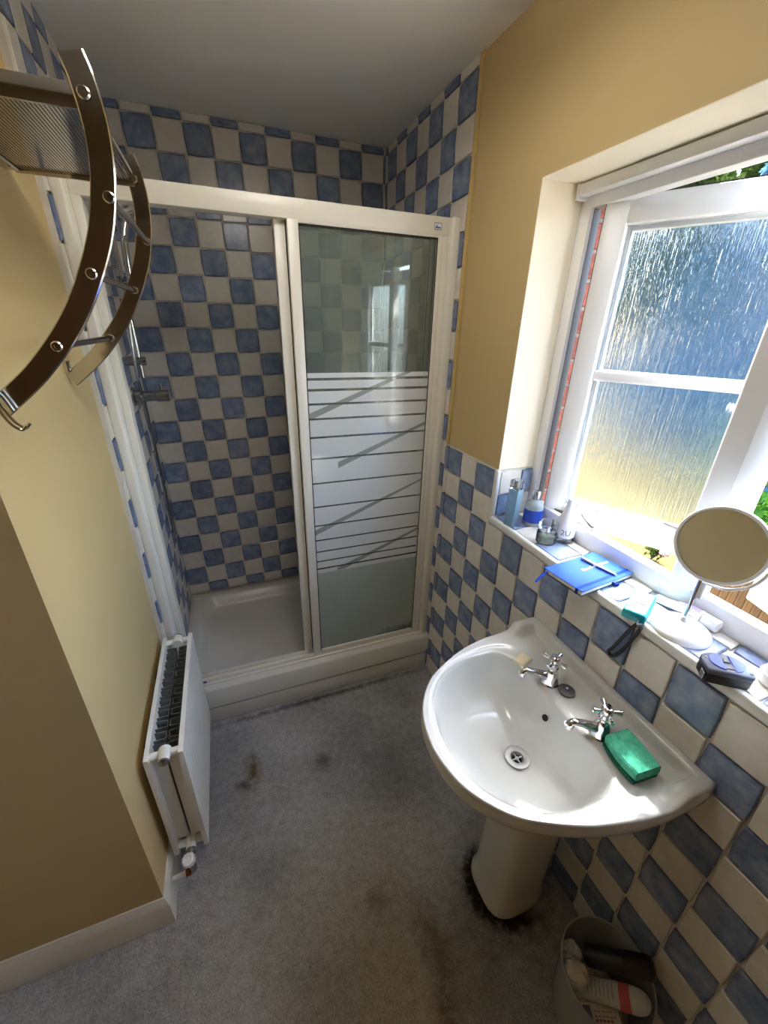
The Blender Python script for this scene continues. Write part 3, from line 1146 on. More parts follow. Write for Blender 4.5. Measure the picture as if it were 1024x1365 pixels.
ped.rings([ped_ring(z, f, w) for z, f, w in ((0.0, -0.272, 0.096), (0.028, -0.272, 0.096), (0.045, -0.266, 0.091), (0.10, -0.262, 0.087), (0.30, -0.262, 0.085),
                                            (0.50, -0.272, 0.090), (0.62, -0.288, 0.098), (0.66, -0.298, 0.104))])
ped.build('pedestal', 'ceramic', base, angle=50)
wa = MB()
wa.lathe((DR[0], DR[1], 0.6885), (0, 0, 1), [(0, 0.013), (0.006, 0.0145), (0.0105, 0.0165), (0.0118, 0.019), (0.0125, 0.0285), (0.0118, 0.0315), (0.010, 0.032)], 32, caps=False)
wa.tube([(DR[0] - 0.015, DR[1], 0.694), (DR[0] + 0.015, DR[1], 0.694)], 0.002, 6)
wa.tube([(DR[0], DR[1] - 0.015, 0.694), (DR[0], DR[1] + 0.015, 0.694)], 0.002, 6)
wa.lathe((DR[0], DR[1], 0.690), (0, 0, 1), [(0, 0.005), (0.005, 0.005), (0.005, 0)], 12)
w1 = wa.build('waste_ring', 'worn_metal', base)
MB().lathe((DR[0], DR[1], 0.684), (0, 0, 1), [(0, 0.019), (0.002, 0.019), (0.002, 0)], 20).build('waste_hole', 'rust', base)
ofn = Vector((-0.93, 0, 0.36)).normalized()
MB().lathe((-0.1795, -1.748, 0.792), ofn, [(0, 0.0085), (0.0022, 0.0085), (0.0022, 0)], 20).build('overflow_hole', 'dark', base)
M['limestain'] = plain('grey_plug', (118, 118, 120), 0.35, 0.6)


def make_tap(base_pt, ang, label, hot, turn=0.30):
    """pillar tap: ang turns the cross head"""
    x, y, z = base_pt
    t = thing('basin_tap', label, 'tap', base_pt)
    body = MB()
    body.lathe((x, y, z), (0, 0, 1), [(0, 0.0245), (0.003, 0.0245), (0.006, 0.022), (0.020, 0.0205), (0.033, 0.018), (0.044, 0.0145), (0.049, 0.0125), (0.051, 0.0145), (0.056, 0.0145), (0.058, 0.0115), (0.068, 0.0115)], 28)
    body.build('tap_body', 'chrome', t)
    sp = MB()
    sdir = Vector((-math.cos(turn), math.sin(turn), 0))
    S = lambda r_, h_: Vector((x, y, z + h_)) + sdir * r_
    pts = spline([S(0.008, 0.022), S(0.030, 0.031), (S(0.052, 0.040)), S(0.070, 0.045), S(0.079, 0.042), S(0.081, 0.034)], 6)
    n_ = len(pts)
    sp.tube(pts, [0.0125 - 0.004 * min(1, i / (n_ * 0.5)) + 0.0025 * sst(0.7, 1.0, i / n_) for i in range(n_)], 14)
    sp.lathe(S(0.081, 0.037), (0, 0, -1), [(0, 0.0105), (0.007, 0.0108), (0.009, 0.009), (0.009, 0)], 18)
    sp.build('spout', 'chrome', t)
    hd_ = MB()
    hd_.lathe((x, y, z + 0.068), (0, 0, 1), [(0, 0.0115), (0.004, 0.0140), (0.014, 0.0140), (0.019, 0.0125), (0.023, 0.010), (0.025, 0.0)], 20)
    h = hd_.build('cross_head', 'chrome', t)
    for q in range(4):
        a = ang + q * PI / 2
        d = Vector((math.cos(a), math.sin(a), 0))
        c0 = Vector((x, y, z + 0.077))
        MB().tube([c0 + d * 0.010, c0 + d * 0.018, c0 + d * 0.026, c0 + d * 0.031, c0 + d * 0.034], [0.0042, 0.0045, 0.0065, 0.0072, 0.0045], 12).build('spoke', 'chrome', h)
    MB().lathe((x, y, z + 0.0925), (0, 0, 1), [(0, 0.0075), (0.0012, 0.0072), (0.0012, 0)], 16).build('tap_cap', 'ceramic' if hot else 'chrome', h)
    return t


ZD = 0.8413
make_tap((-0.128, -1.690, ZD), 0.35, 'chrome cross head pillar tap beside the grey rubber plug', False)
make_tap((-0.124, -1.855, ZD), 1.05, 'chrome cross head pillar tap next to the green sponge', False)
pl_ = MB().lathe((-0.108, -1.732, ZD + 0.0003), (0, 0, 1), [(0, 0.0195), (0.003, 0.0215), (0.006, 0.0215), (0.0075, 0.019), (0.0075, 0.008), (0.009, 0.006), (0.013, 0.004), (0.013, 0)], 28)
po = thing('basin_plug', 'round grey rubber basin plug lying between the taps', 'plug', (-0.108, -1.732, ZD))
pl_.build('plug_body', 'rubber', po)
MB().lathe((-0.108, -1.732, ZD + 0.012), (0, 0, 1), [(0, 0.0045), (0.003, 0.0045), (0.004, 0.003), (0.004, 0)], 12).build('plug_eye', 'dull_chrome', po)

# loose sponge, soap, hair by the tap
M['soap'] = plain('cream_soap', (222, 210, 178), 0.5, var=0.05, scale=40)
so = MB()
Ms = Matrix.Translation((-0.150, -1.604, ZD)) @ Matrix.Rotation(0.35, 4, 'Z')
so.box((-0.024, -0.018, 0.0003), (0.024, 0.018, 0.011), 0.005, 3, Ms)
tag(so.build('soap_bar', 'soap'), 'small worn bar of cream soap on the basin corner', 'soap')


def m_sponge():
    k = N('green_sponge_foam')
    co = k.coord()
    v = k.n('ShaderNodeTexVoronoi')
    v.inputs['Scale'].default_value = 420
    k.l(co, v.inputs['Vector'])
    nz = k.noise(co, 70, 4)
    col = k.ramp(nz, [(0.3, lin(58, 150, 122)), (0.7, lin(92, 184, 156))])
    return k.done(k.pr(col, 0.9, 0, k.bump(v.outputs['Distance'], 0.5, 0.003), 0.15))


M['sponge'] = m_sponge()
M['scourer'] = plain('dark_green_scourer', (16, 92, 74), 0.95, var=0.3, scale=160, bump=0.8)
spg = thing('sponge', 'green foam sponge with dark scouring layer on the basin edge', 'sponge', (-0.126, -1.935, 0.842))
Ms = Matrix.Translation((-0.116, -1.930, 0.8475)) @ Matrix.Rotation(-0.13, 4, 'Z') @ Matrix.Rotation(-0.10, 4, 'Y') @ Matrix.Scale(0.9, 4)


def sponge_block(z0, z1, bev, dx=0.0):
    mb = MB()
    secs = []
    for i in range(13):
        t = i / 12
        y = 0.050 - 0.1 * t
        sq = 0.006 * math.sin(t * PI)
        secs.append([Ms @ Vector((x + dx - (sq if x < 0 else -sq * 0.4), y, z)) for x, z in
                     ((-0.034, z0 + bev), (-0.034 + bev, z0), (0.034 - bev, z0), (0.034, z0 + bev), (0.034, z1 - bev), (0.034 - bev, z1), (-0.034 + bev, z1), (-0.034, z1 - bev))])
    mb.rings(secs)
    return mb


sponge_block(0.010, 0.040, 0.005).build('foam_block', 'sponge', spg)
sponge_block(0.0, 0.010, 0.002, -0.003).build('scouring_layer', 'scourer', spg)
M['hair'] = plain('dark_hair', (52, 44, 38), 0.5)

# ================================================================== RADIATOR
rad = thing('radiator', 'white double panel radiator on the left wall with ribbed front', 'radiator', (-1.15, -1.106, 0.1))
RY0, RY1, RZ0, RZ1 = -1.367, -0.845, 0.120, 0.590
M['radiator'] = plain('white_radiator_enamel', (232, 231, 224), 0.3, var=0.025, scale=14)


def rad_panel(xf, xb, name):
    """pressed panel: xf = rib side"""
    sgn = 1 if xf > xb else -1
    prof = []
    n = 16
    m = 0.016
    pitch = (RY1 - RY0 - 2 * m) / n
    prof.append((RY0, xf))
    for i in range(n):
        ya = RY0 + m + pitch * i
        prof += [(ya + pitch * 0.30, xf), (ya + pitch * 0.42, xf - sgn * 0.0045), (ya + pitch * 0.58, xf - sgn * 0.0045), (ya + pitch * 0.70, xf)]
    prof.append((RY1, xf))
    mb = MB()
    zs = [RZ0, RZ0 + 0.022, RZ0 + 0.034, RZ1 - 0.034, RZ1 - 0.022, RZ1]
    rings = []
    for z in zs:
        ridge = 1 if RZ0 + 0.03 < z < RZ1 - 0.03 else 0
        ring_ = [(xf if not ridge else x, y, z) for y, x in prof]
        ring_ += [(xb, RY1, z), (xb, RY0, z)]
        rings.append(ring_)
    mb.rings(rings)
    return mb.build(name, 'radiator', rad, angle=25)


rad_panel(-1.097, -1.111, 'front_panel')
rad_panel(-1.200, -1.187, 'rear_panel')


def fin(xa, xb, yc, wid):
    mb = MB()
    t = 0.0016
    z0, z1 = RZ0 + 0.035, RZ1 - 0.024
    d = 1 if xb > xa else -1
    pts = [(xa, yc - wid), (xb, yc - wid * 0.86), (xb, yc + wid * 0.86), (xa, yc + wid), (xa, yc + wid - t), (xb - d * t, yc + wid * 0.86 - t), (xb - d * t, yc - wid * 0.86 + t), (xa, yc - wid + t)]
    mb.prism([(x, y, z0) for x, y in pts], (0, 0, z1 - z0))
    return mb.mesh('convector_fin', 'fin', world_loc(rad) + Vector((0, yc, 0)), smooth=False)


fin_a = fin(-1.187, -1.153, -1.1, 0.0145)
fin_b = fin(-1.111, -1.146, -1.1, 0.0145)
for i in range(11):
    for me in (fin_a, fin_b):
        o = bpy.data.objects.new('convector_fin', me)
        COL.objects.link(o)
        o.parent = rad
        o.location = (0, RY0 + 0.052 + i * 0.0415, 0)
# end closures of the convectors seen from the end
ec = MB()
ec.box((-1.187, RY0 + 0.030, RZ0 + 0.032), (-1.1525, RY0 + 0.033, RZ1 - 0.03))
ec.box((-1.1465, RY0 + 0.030, RZ0 + 0.032), (-1.111, RY0 + 0.033, RZ1 - 0.03))
ec.build('end_plate', 'radiator', rad)


def connector(y, z, out):
    c = MB()
    c.tube([(-1.192, y, z), (-1.105, y, z)], 0.0115, 14)
    c.lathe((-1.149, y, z), (0, out, 0), [(-0.016, 0.0), (-0.016, 0.017), (0.0, 0.019), (0.014, 0.016), (0.024, 0.0145), (0.024, 0.0)], 20)
    return c.build('header_tube', 'radiator', rad)


c1 = connector(RY0 + 0.020, RZ1 - 0.014, -1)
MB().lathe((-1.149, RY0 - 0.003, RZ1 - 0.014), (0, -1, 0), [(0, 0.014), (0.007, 0.014), (0.008, 0.0115), (0.009, 0.0035), (0.013, 0.0035), (0.013, 0)], 18).build('bleed_plug', 'dull_chrome', c1)
c2 = connector(RY1 - 0.020, RZ1 - 0.014, 1)
MB().lathe((-1.149, RY1 + 0.003, RZ1 - 0.014), (0, 1, 0), [(0, 0.014), (0.007, 0.014), (0.008, 0.0)], 18).build('blank_plug', 'dull_chrome', c2)
connector(RY0 + 0.020, RZ0 + 0.014, -1)
va = MB()
va.lathe((-1.149, RY0 - 0.002, RZ0 + 0.014), (0, -1, -0.15), [(0, 0.0125), (0.012, 0.0125), (0.013, 0.0155), (0.024, 0.0155), (0.025, 0.011), (0.046, 0.011)], 16)
va.lathe((-1.149, RY0 - 0.040, RZ0 + 0.018), (0, 0, -1), [(0, 0.014), (0.05, 0.013), (0.055, 0.010), (0.056, 0)], 16)
vv = va.build('valve_body', 'dull_chrome', rad)
kn = MB()
kb = Vector((-1.149, RY0 - 0.040, RZ0 + 0.016))
kd = Vector((-0.12, -0.35, 0.93)).normalized()
kn.lathe(kb, kd, [(0, 0.016), (0.004, 0.018), (0.024, 0.0185), (0.029, 0.016), (0.030, 0.0125), (0.027, 0.011), (0.027, 0)], 24)
ku = kd.cross(Vector((0, 1, 0))).normalized()
kv = kd.cross(ku)
for q in range(12):
    a = 2 * PI * q / 12
    d = ku * math.cos(a) + kv * math.sin(a)
    kn.tube([kb + d * 0.0182 + kd * 0.005, kb + d * 0.0182 + kd * 0.024], 0.0019, 6)
kn.build('valve_cap', 'upvc', vv)
MB().lathe((-1.155, RY0 - 0.042, 0.084), (-1, -0.1, 0.1), [(0, 0.012), (0.014, 0.012), (0.016, 0.010)], 14).build('valve_nut', 'copper', vv)
pp = MB()
pp.tube([(-1.168, RY0 - 0.044, 0.086), (-1.195, RY0 - 0.047, 0.088), (XL + 0.001, RY0 - 0.050, 0.090)], 0.0075, 12)
pp.build('pipe_tail', 'radiator', vv)
MB().lathe((XL + 0.0005, RY0 - 0.050, 0.090), (1, 0, 0), [(0, 0.024), (0.012, 0.022), (0.014, 0.010)], 20).build('pipe_collar', 'radiator', vv)
for y in (RY0 + 0.12, RY1 - 0.12):
    for z in (RZ0 + 0.06, RZ1 - 0.11):
        MB().box((XL, y - 0.02, z), (-1.199, y + 0.02, z + 0.05)).build('wall_bracket', 'dark', rad)

# ================================================================== TOWEL RACK
rk = thing('towel_rack', 'curved chrome towel rack with mesh shelf on the cream wall', 'towel rack', (-1.10, -1.194, 1.577))
RC = spline([(-1.215, 0, 1.566), (-1.200, 0, 1.577), (-1.135, 0, 1.634), (-1.066, 0, 1.717), (-1.012, 0, 1.815), (-0.988, 0, 1.890), (-0.980, 0, 1.957), (-0.985, 0, 2.015), (-0.992, 0, 2.043)], 8)
YN, YFR = -1.399, -0.989


def strip(y, name):
    mb = MB()
    rings = []
    for i, p in enumerate(RC):
        t = (RC[min(i + 1, len(RC) - 1)] - RC[max(i - 1, 0)]).normalized()
        n = Vector((t.z, 0, -t.x))       # outward in the plane of the strip
        sec = [(-0.017, -0.0015), (-0.0150, -0.0035), (0.0150, -0.0035), (0.017, -0.0015), (0.017, 0.0025), (0.0150, 0.0035), (-0.0150, 0.0035), (-0.017, 0.0025)]
        rings.append([Vector((p.x, y, p.z)) + n * a + Vector((0, b_, 0)) for a, b_ in sec])
    mb.rings(rings)
    return mb.build(name, 'rack_steel', rk, angle=30)


strip(YN, 'side_strip')
strip(YFR, 'side_strip')
RODS = [(-0.986, 2.000), (-0.982, 1.880), (-1.030, 1.775), (-1.105, 1.666)]
for x, z in RODS:
    r = MB().tube([(x, YN, z), (x, YFR, z)], 0.0064, 14).build('cross_rod', 'rack_steel', rk)
    for y, s_ in ((YN, -1), (YFR, -1)):
        bt = MB().lathe((x, y + s_ * 0.003, z), (0, s_, 0), [(0, 0.0085), (0.003, 0.0085), (0.0052, 0.0065), (0.0052, 0.0035), (0.0035, 0.003), (0.0035, 0)], 18)
        bt.build('bolt', 'rack_steel', r)
for y in (YN + 0.010, YFR - 0.010):
    MB().box((-1.205, y - 0.003, 1.984), (-0.985, y + 0.003, 2.014), 0.002).build('shelf_side', 'rack_steel', rk)
rr2 = MB()
for z in (1.990, 2.006):
    rr2.tube([(-1.200, YN + 0.008, z), (-1.200, YFR - 0.008, z)], 0.0048, 12)
rr2.build('rear_rail', 'rack_steel', rk)
ms = MB()
nx, ny = 36, 66
xa, xb, ya, yb = -1.197, -0.992, YN + 0.013, YFR - 0.013
for i in range(nx + 1):
    x = xa + (xb - xa) * i / nx
    ms.box((x - 0.0011, ya, 1.9905), (x + 0.0011, yb, 1.9925))
for j in range(ny + 1):
    y = ya + (yb - ya) * j / ny
    ms.box((xa, y - 0.0011, 1.9915), (xb, y + 0.0011, 1.9935))
mo_ = ms.build('mesh_shelf', 'rack_steel', rk, smooth=False)
mo_['kind'] = 'stuff'
hk = MB()
for dy in (-0.012, 0.004):
    hk.tube(spline([(-1.212, YN - 0.018 + dy, 1.600), (-1.203, YN - 0.020 + dy, 1.575), (-1.194, YN - 0.018 + dy, 1.548), (-1.184, YN - 0.012 + dy, 1.535), (-1.176, YN - 0.010 + dy, 1.542)], 5), 0.0028, 8)
hk.build('hook', 'rack_steel', rk)
MB().box((XL, YN - 0.03, 1.585), (-1.210, YN + 0.012, 1.612), 0.002).build('wall_plate', 'rack_steel', rk)
MB().box((XL, YFR - 0.012, 1.585), (-1.210, YFR + 0.012, 1.612), 0.002).build('wall_plate', 'rack_steel', rk)
for y in (YN + 0.03, YFR - 0.03):
    MB().box((XL, y - 0.012, 1.985), (-1.202, y + 0.012, 2.012), 0.002).build('shelf_bracket', 'rack_steel', rk)

# ================================================================== THINGS ON THE SILL
SZ = ZS + 0.0014      # top of the sill tiles


def m_bottle(name, tint, rough=0.05, mixt=0.35):
    k = N(name)
    tr = k.n('ShaderNodeBsdfTransparent')
    tr.inputs[0].default_value = (*tint, 1)
    gl = k.n('ShaderNodeBsdfGlossy')
    gl.inputs['Roughness'].default_value = rough
    df = k.n('ShaderNodeBsdfDiffuse')
    df.inputs[0].default_value = (*tint, 1)
    tl = k.n('ShaderNodeBsdfTranslucent')
    tl.inputs[0].default_value = (*tint, 1)
    fr_ = k.n('ShaderNodeFresnel')
    fr_.inputs[0].default_value = 1.45
    a = k.mixs(mixt, tr.outputs[0], k.mixs(0.5, df.outputs[0], tl.outputs[0]))
    return k.done(k.mixs(fr_.outputs[0], a, gl.outputs[0]))


M['aqua'] = m_bottle('aqua_glass', (0.50, 0.70, 0.80), 0.04, 0.55)
M['frost'] = m_bottle('frosted_glass', (0.80, 0.88, 0.90), 0.2, 0.7)
M['clear'] = m_thin_glass('clear_glass', (0.92, 0.95, 0.95), 0.06, (0.8, 0.85, 0.86))
M['liquid'] = m_bottle('pale_perfume', (0.78, 0.84, 0.74), 0.05, 0.3)
M['clear_plastic'] = m_bottle('clear_plastic', (0.93, 0.94, 0.93), 0.25, 0.62)
M['label_blue'] = plain('blue_label', (32, 74, 178), 0.45)
M['ink'] = plain('dark_ink', (40, 40, 46), 0.6)
M['white_gloss'] = plain('white_gloss', (240, 240, 240), 0.15)
M['silver'] = plain('silver_plastic', (205, 206, 210), 0.2, 0.9)

# tall aqua perfume bottle
t = thing('tall_perfume_bottle', 'tall slim aqua glass perfume bottle beside the tiled reveal', 'perfume bottle', (0.024, -1.252, SZ))


def obox(cx, cy, z0, z1, hx, hy, ang, bev=0.002, seg=2, mb=None):
    mb = mb or MB()
    mtx = Matrix.Translation((cx, cy, 0)) @ Matrix.Rotation(ang, 4, 'Z')
    return mb.box((-hx, -hy, z0), (hx, hy, z1), bev, seg, mtx)


AN = 0.35
obox(0.024, -1.252, SZ, SZ + 0.135, 0.018, 0.018, AN, 0.002).build('glass_body', 'aqua', t)
obox(0.024, -1.252, SZ + 0.1355, SZ + 0.166, 0.0175, 0.0175, AN, 0.0015).build('cap', 'clear', t)
obox(0.024, -1.252, SZ + 0.136, SZ + 0.160, 0.006, 0.006, AN, 0.001).build('spray_nozzle', 'silver', t)
dcap = Matrix.Rotation(AN, 3, 'Z')
lf = dcap @ Vector((0, -1, 0))
lx = dcap @ Vector((1, 0, 0))
mk = MB()
for q in range(4):
    zc = SZ + 0.139 + q * 0.0065
    pc = Vector((0.024, -1.252, zc)) + lf * 0.0178 + lx * 0.004
    w_ = 0.004 + 0.0015 * (q % 2)
    mk.prism([pc - lx * w_, pc + lx * w_, pc + lx * w_ + Vector((0, 0, 0.0022)), pc - lx * w_ * 0.4 + Vector((0, 0, 0.0022)), pc - lx * w_ * 0.4 + Vector((0, 0, 0.0042)), pc - lx * w_ + Vector((0, 0, 0.0042))], lf * 0.0004)
mk.build('cap_lettering', 'ink', t)

# round frosted bottle with a blue label
bx, by = 0.100, -1.268
t = thing('round_perfume_bottle', 'round frosted perfume bottle with royal blue label and silver cap', 'perfume bottle', (bx, by, SZ))
MB().lathe((bx, by, SZ), (0, 0, 1), [(0, 0.028), (0.003, 0.031), (0.072, 0.031), (0.082, 0.027), (0.090, 0.016), (0.094, 0.011)], 36).build('glass_body', 'frost', t)
MB().lathe((bx, by, SZ + 0.014), (0, 0, 1), [(0, 0.0313), (0, 0.0318), (0.046, 0.0318), (0.046, 0.0313)], 36, caps=False).build('label_band', 'label_blue', t)
MB().lathe((bx, by, SZ + 0.0945), (0, 0, 1), [(0, 0.0125), (0.002, 0.0135), (0.028, 0.0135), (0.030, 0.012), (0.030, 0)], 24).build('cap', 'silver', t)

# hexagonal glass bottle
bx, by = 0.056, -1.392
t = thing('faceted_perfume_bottle', 'squat clear perfume bottle with a faceted hexagonal glass stopper', 'perfume bottle', (bx, by, SZ))
MB().lathe((bx, by, SZ), (0, 0, 1), [(0, 0.028), (0.003, 0.031), (0.034, 0.031), (0.037, 0.029), (0.038, 0.012)], 32).build('glass_body', 'clear', t)
MB().lathe((bx, by, SZ + 0.006), (0, 0, 1), [(0, 0.026), (0.016, 0.026), (0.016, 0)], 28).build('perfume', 'liquid', t)
MB().lathe((bx, by, SZ + 0.0385), (0, 0, 1), [(0, 0.024), (0.004, 0.030), (0.030, 0.030), (0.033, 0.027), (0.033, 0)], 6).build('stopper', 'clear', t, smooth=False)
MB().lathe((bx, by, SZ + 0.0065), (0, 0, 1), [(0.018, 0.0035), (0.040, 0.0035), (0.040, 0.008), (0.048, 0.008), (0.048, 0)], 12).build('spray_nozzle', 'silver', t)

# white cone bottle with lettering
bx, by = 0.120, -1.400
t = thing('white_cone_bottle', 'white cone shaped bottle with grey lettering on a clear base', 'perfume bottle', (bx, by, SZ))
MB().lathe((bx, by, SZ), (0, 0, 1), [(0, 0.030), (0.004, 0.032), (0.014, 0.032), (0.017, 0.029)], 36).build('clear_base', 'clear', t)
cone = [(0.018, 0.0295), (0.022, 0.0315), (0.058, 0.031), (0.075, 0.0265), (0.100, 0.0175), (0.125, 0.0115), (0.142, 0.0105), (0.145, 0.009), (0.145, 0)]
MB().lathe((bx, by, SZ), (0, 0, 1), cone, 40).build('bottle_body', 'white_gloss', t)
a0 = math.atan2(-2.27 - by, -0.85 - bx)


def on_cone(u, v):
    r_ = 0.0318
    a = a0 - 0.35 + u / r_
    return Vector((bx + r_ * math.cos(a), by + r_ * math.sin(a), SZ + 0.030 + v))


M['grey_ink'] = plain('grey_ink', (96, 98, 104), 0.5)
text_part('2U', 'lettering', 'grey_ink', t, (0, 0, 0), (1, 0, 0), (0, 0, 1), 0.026, bend=on_cone)

# notebook
nb = thing('notebook', 'blue hardback notebook with elastic band lying over the sill edge', 'notebook', (0.033, -1.590, SZ))
M['nb_cover'] = plain('blue_leatherette', (30, 72, 160), 0.8, spec=0.15, var=0.06, scale=180, bump=0.15)
M['nb_dark'] = plain('navy_cover_edge', (22, 32, 66), 0.5)
M['paper'] = plain('paper_edges', (226, 226, 218), 0.8, var=0.05, scale=300)
M['elastic'] = plain('blue_elastic', (16, 48, 140), 0.9, spec=0.1)
NA = math.radians(6.5)
NM = Matrix.Translation((0.034, -1.589, SZ)) @ Matrix.Rotation(NA, 4, 'Z')
# local x along the long side (0.205), local y along the short side (0.126)
MB().box((-0.104, -0.0635, 0.0), (0.104, 0.0635, 0.0025), 0.0011, 2, NM).build('back_cover', 'nb_dark', nb)
MB().box((-0.1015, -0.061, 0.0025), (0.1015, 0.0625, 0.0135), 0.0004, 1, NM).build('page_block', 'paper', nb)
MB().box((-0.104, -0.0635, 0.0135), (0.104, 0.0635, 0.0160), 0.0011, 2, NM).build('front_cover', 'nb_cover', nb)
MB().box((-0.104, 0.0605, 0.001), (0.104, 0.0645, 0.0152), 0.0018, 2, NM).build('spine', 'nb_cover', nb)
el = MB()
ey = -0.046
el.box((-0.1042, ey - 0.004, 0.0160), (0.1042, ey + 0.004, 0.0168), 0, 0, NM)
el.box((-0.1049, ey - 0.004, -0.0002), (-0.1041, ey + 0.004, 0.0168), 0, 0, NM)
el.box((0.1041, ey - 0.004, -0.0002), (0.1049, ey + 0.004, 0.0168), 0, 0, NM)
el.build('elastic_band', 'elastic', nb)
rb = MB()
pts = [NM @ Vector(p) for p in ((-0.098, 0.050, 0.008), (-0.115, 0.052, 0.006), (-0.135, 0.050, -0.004), (-0.150, 0.046, -0.008))]
A = [p + NM.to_3x3() @ Vector((0, 0.0035, 0)) for p in pts]
B_ = [p - NM.to_3x3() @ Vector((0, 0.0035, 0)) for p in pts]
up = Vector((0, 0, 0.0006))
rb.rings([[a, b_, b_ + up, a + up] for a, b_ in zip(A, B_)])
rb.build('ribbon', 'elastic', nb)
MB().tube([NM @ Vector(p) for p in ((0.020, -0.0605, 0.006), (0.020, -0.068, 0.006), (0.030, -0.070, 0.004), (0.036, -0.068, 0.002))], 0.004, 8).build('pen_loop', 'elastic', nb)
lt = MB()
for q in range(10):
    xx = -0.016 + q * 0.011
    hh_ = 0.009 if q in (0, 3, 7) else 0.006
    lt.box((xx, 0.004 - 0.0, 0.0160), (xx + 0.007, 0.004 + hh_, 0.0163), 0, 0, NM @ Matrix.Rotation(0.0, 4, 'Z'))
# printed title runs along the short edge side of the cover
lo_ = lt.build('cover_print', 'white_gloss', nb)
pn = thing('pen', 'slim silver pen lying across the blue notebook', 'pen', NM @ Vector((0.028, -0.01, 0.0165)))
Pp = lambda s_: NM @ Vector((0.030 + s_ * 0.012, 0.050 - s_ * 0.105, 0.0205))
pm = MB().tube([Pp(0.0), Pp(0.012), Pp(0.05), Pp(0.55), Pp(0.9), Pp(0.97), Pp(1.0)], [0.003, 0.0037, 0.004, 0.0042, 0.0038, 0.0022, 0.0007], 14)
pm.build('barrel', 'silver', pn)
MB().tube([Pp(0.02) + Vector((0, 0, 0.004)), Pp(0.03) + Vector((0, 0, 0.0062)), Pp(0.30) + Vector((0, 0, 0.0056))], 0.0011, 6).build('clip', 'silver', pn)

# laser distance meter with wrist strap
lm = thing('laser_distance_meter', 'turquoise laser distance meter with grey keypad and wrist strap', 'laser meter', (0.032, -1.757, SZ))
M['teal'] = plain('turquoise_plastic', (0, 160, 178), 0.4)
M['keypad'] = plain('grey_keypad', (118, 120, 132), 0.5)
M['lcd'] = plain('pale_screen', (150, 178, 200), 0.15)
M['red_key'] = plain('red_key', (205, 96, 104), 0.5)
M['key'] = plain('pale_key', (205, 205, 208), 0.5)
LA = math.atan2(0.052, 0.106)           # long axis direction in plan
LM = Matrix.Translation((0.030, -1.752, SZ)) @ Matrix.Rotation(LA, 4, 'Z')
MB().box((-0.056, -0.0255, 0.0003), (0.056, 0.0255, 0.026), 0.0055, 3, LM).build('housing', 'teal', lm)
MB().box((-0.050, -0.0205, 0.0255), (0.050, 0.0205, 0.0268), 0.0012, 2, LM).build('front_plate', 'keypad', lm)
MB().box((0.010, -0.0175, 0.0262), (0.044, 0.0175, 0.0274), 0.0008, 1, LM).build('display', 'lcd', lm)
bt = MB()
bt.box((-0.012, -0.010, 0.0262), (0.000, 0.010, 0.0285), 0.0012, 2, LM)
bt.build('measure_button', 'red_key', lm)
for xx in (-0.026, -0.040):
    for yy in (-0.011, 0.011):
        MB().box((xx - 0.004, yy - 0.007, 0.0262), (xx + 0.004, yy + 0.007, 0.0283), 0.0010, 2, LM).build('button', 'key', lm)
sp0 = LM @ Vector((-0.056, -0.012, 0.010))
M['strap_grey'] = plain('grey_cord', (120, 122, 128), 0.7)
MB().tube(spline([sp0, sp0 + Vector((-0.010, -0.006, -0.004)), (-0.016, -1.797, SZ + 0.006), (-0.0125, -1.788, SZ - 0.006)], 5), 0.0022, 8).build('strap_cord', 'strap_grey', lm)
sm = MB()
lp = spline([(-0.0115, -1.786, SZ - 0.002), (-0.0125, -1.775, SZ - 0.030), (-0.0120, -1.760, SZ - 0.075), (-0.0115, -1.748, SZ - 0.112), (-0.0115, -1.742, SZ - 0.126), (-0.0115, -1.748, SZ - 0.133),
             (-0.0115, -1.760, SZ - 0.126), (-0.0120, -1.775, SZ - 0.090), (-0.0125, -1.790, SZ - 0.040), (-0.0115, -1.797, SZ - 0.006)], 6)
sm.tube(lp, 0.0044, 8)
sm.build('wrist_strap', 'black', lm)

# tube of cream lying at the back of the sill
tc = thing('cream_tube', 'white tube of cream with lilac print lying against the window frame', 'tube', (0.128, -1.80, SZ))
M['tube_white'] = plain('white_soft_plastic', (236, 236, 238), 0.3)
M['lilac'] = plain('lilac_print', (178, 158, 214), 0.4)
ta, tb_ = Vector((0.124, -1.724, SZ)), Vector((0.133, -1.872, SZ))
secs = []
ax = (tb_ - ta).normalized()
sd_ = ax.cross(Vector((0, 0, 1))).normalized()


def tube_sec(f):
    h = 0.0015 + 0.0140 * sst(0.0, 0.62, f)
    w_ = 0.0225 - 0.0070 * sst(0.0, 0.7, f)
    c = ta + ax * (f * (tb_ - ta).length) + Vector((0, 0, h))
    return c, w_, h


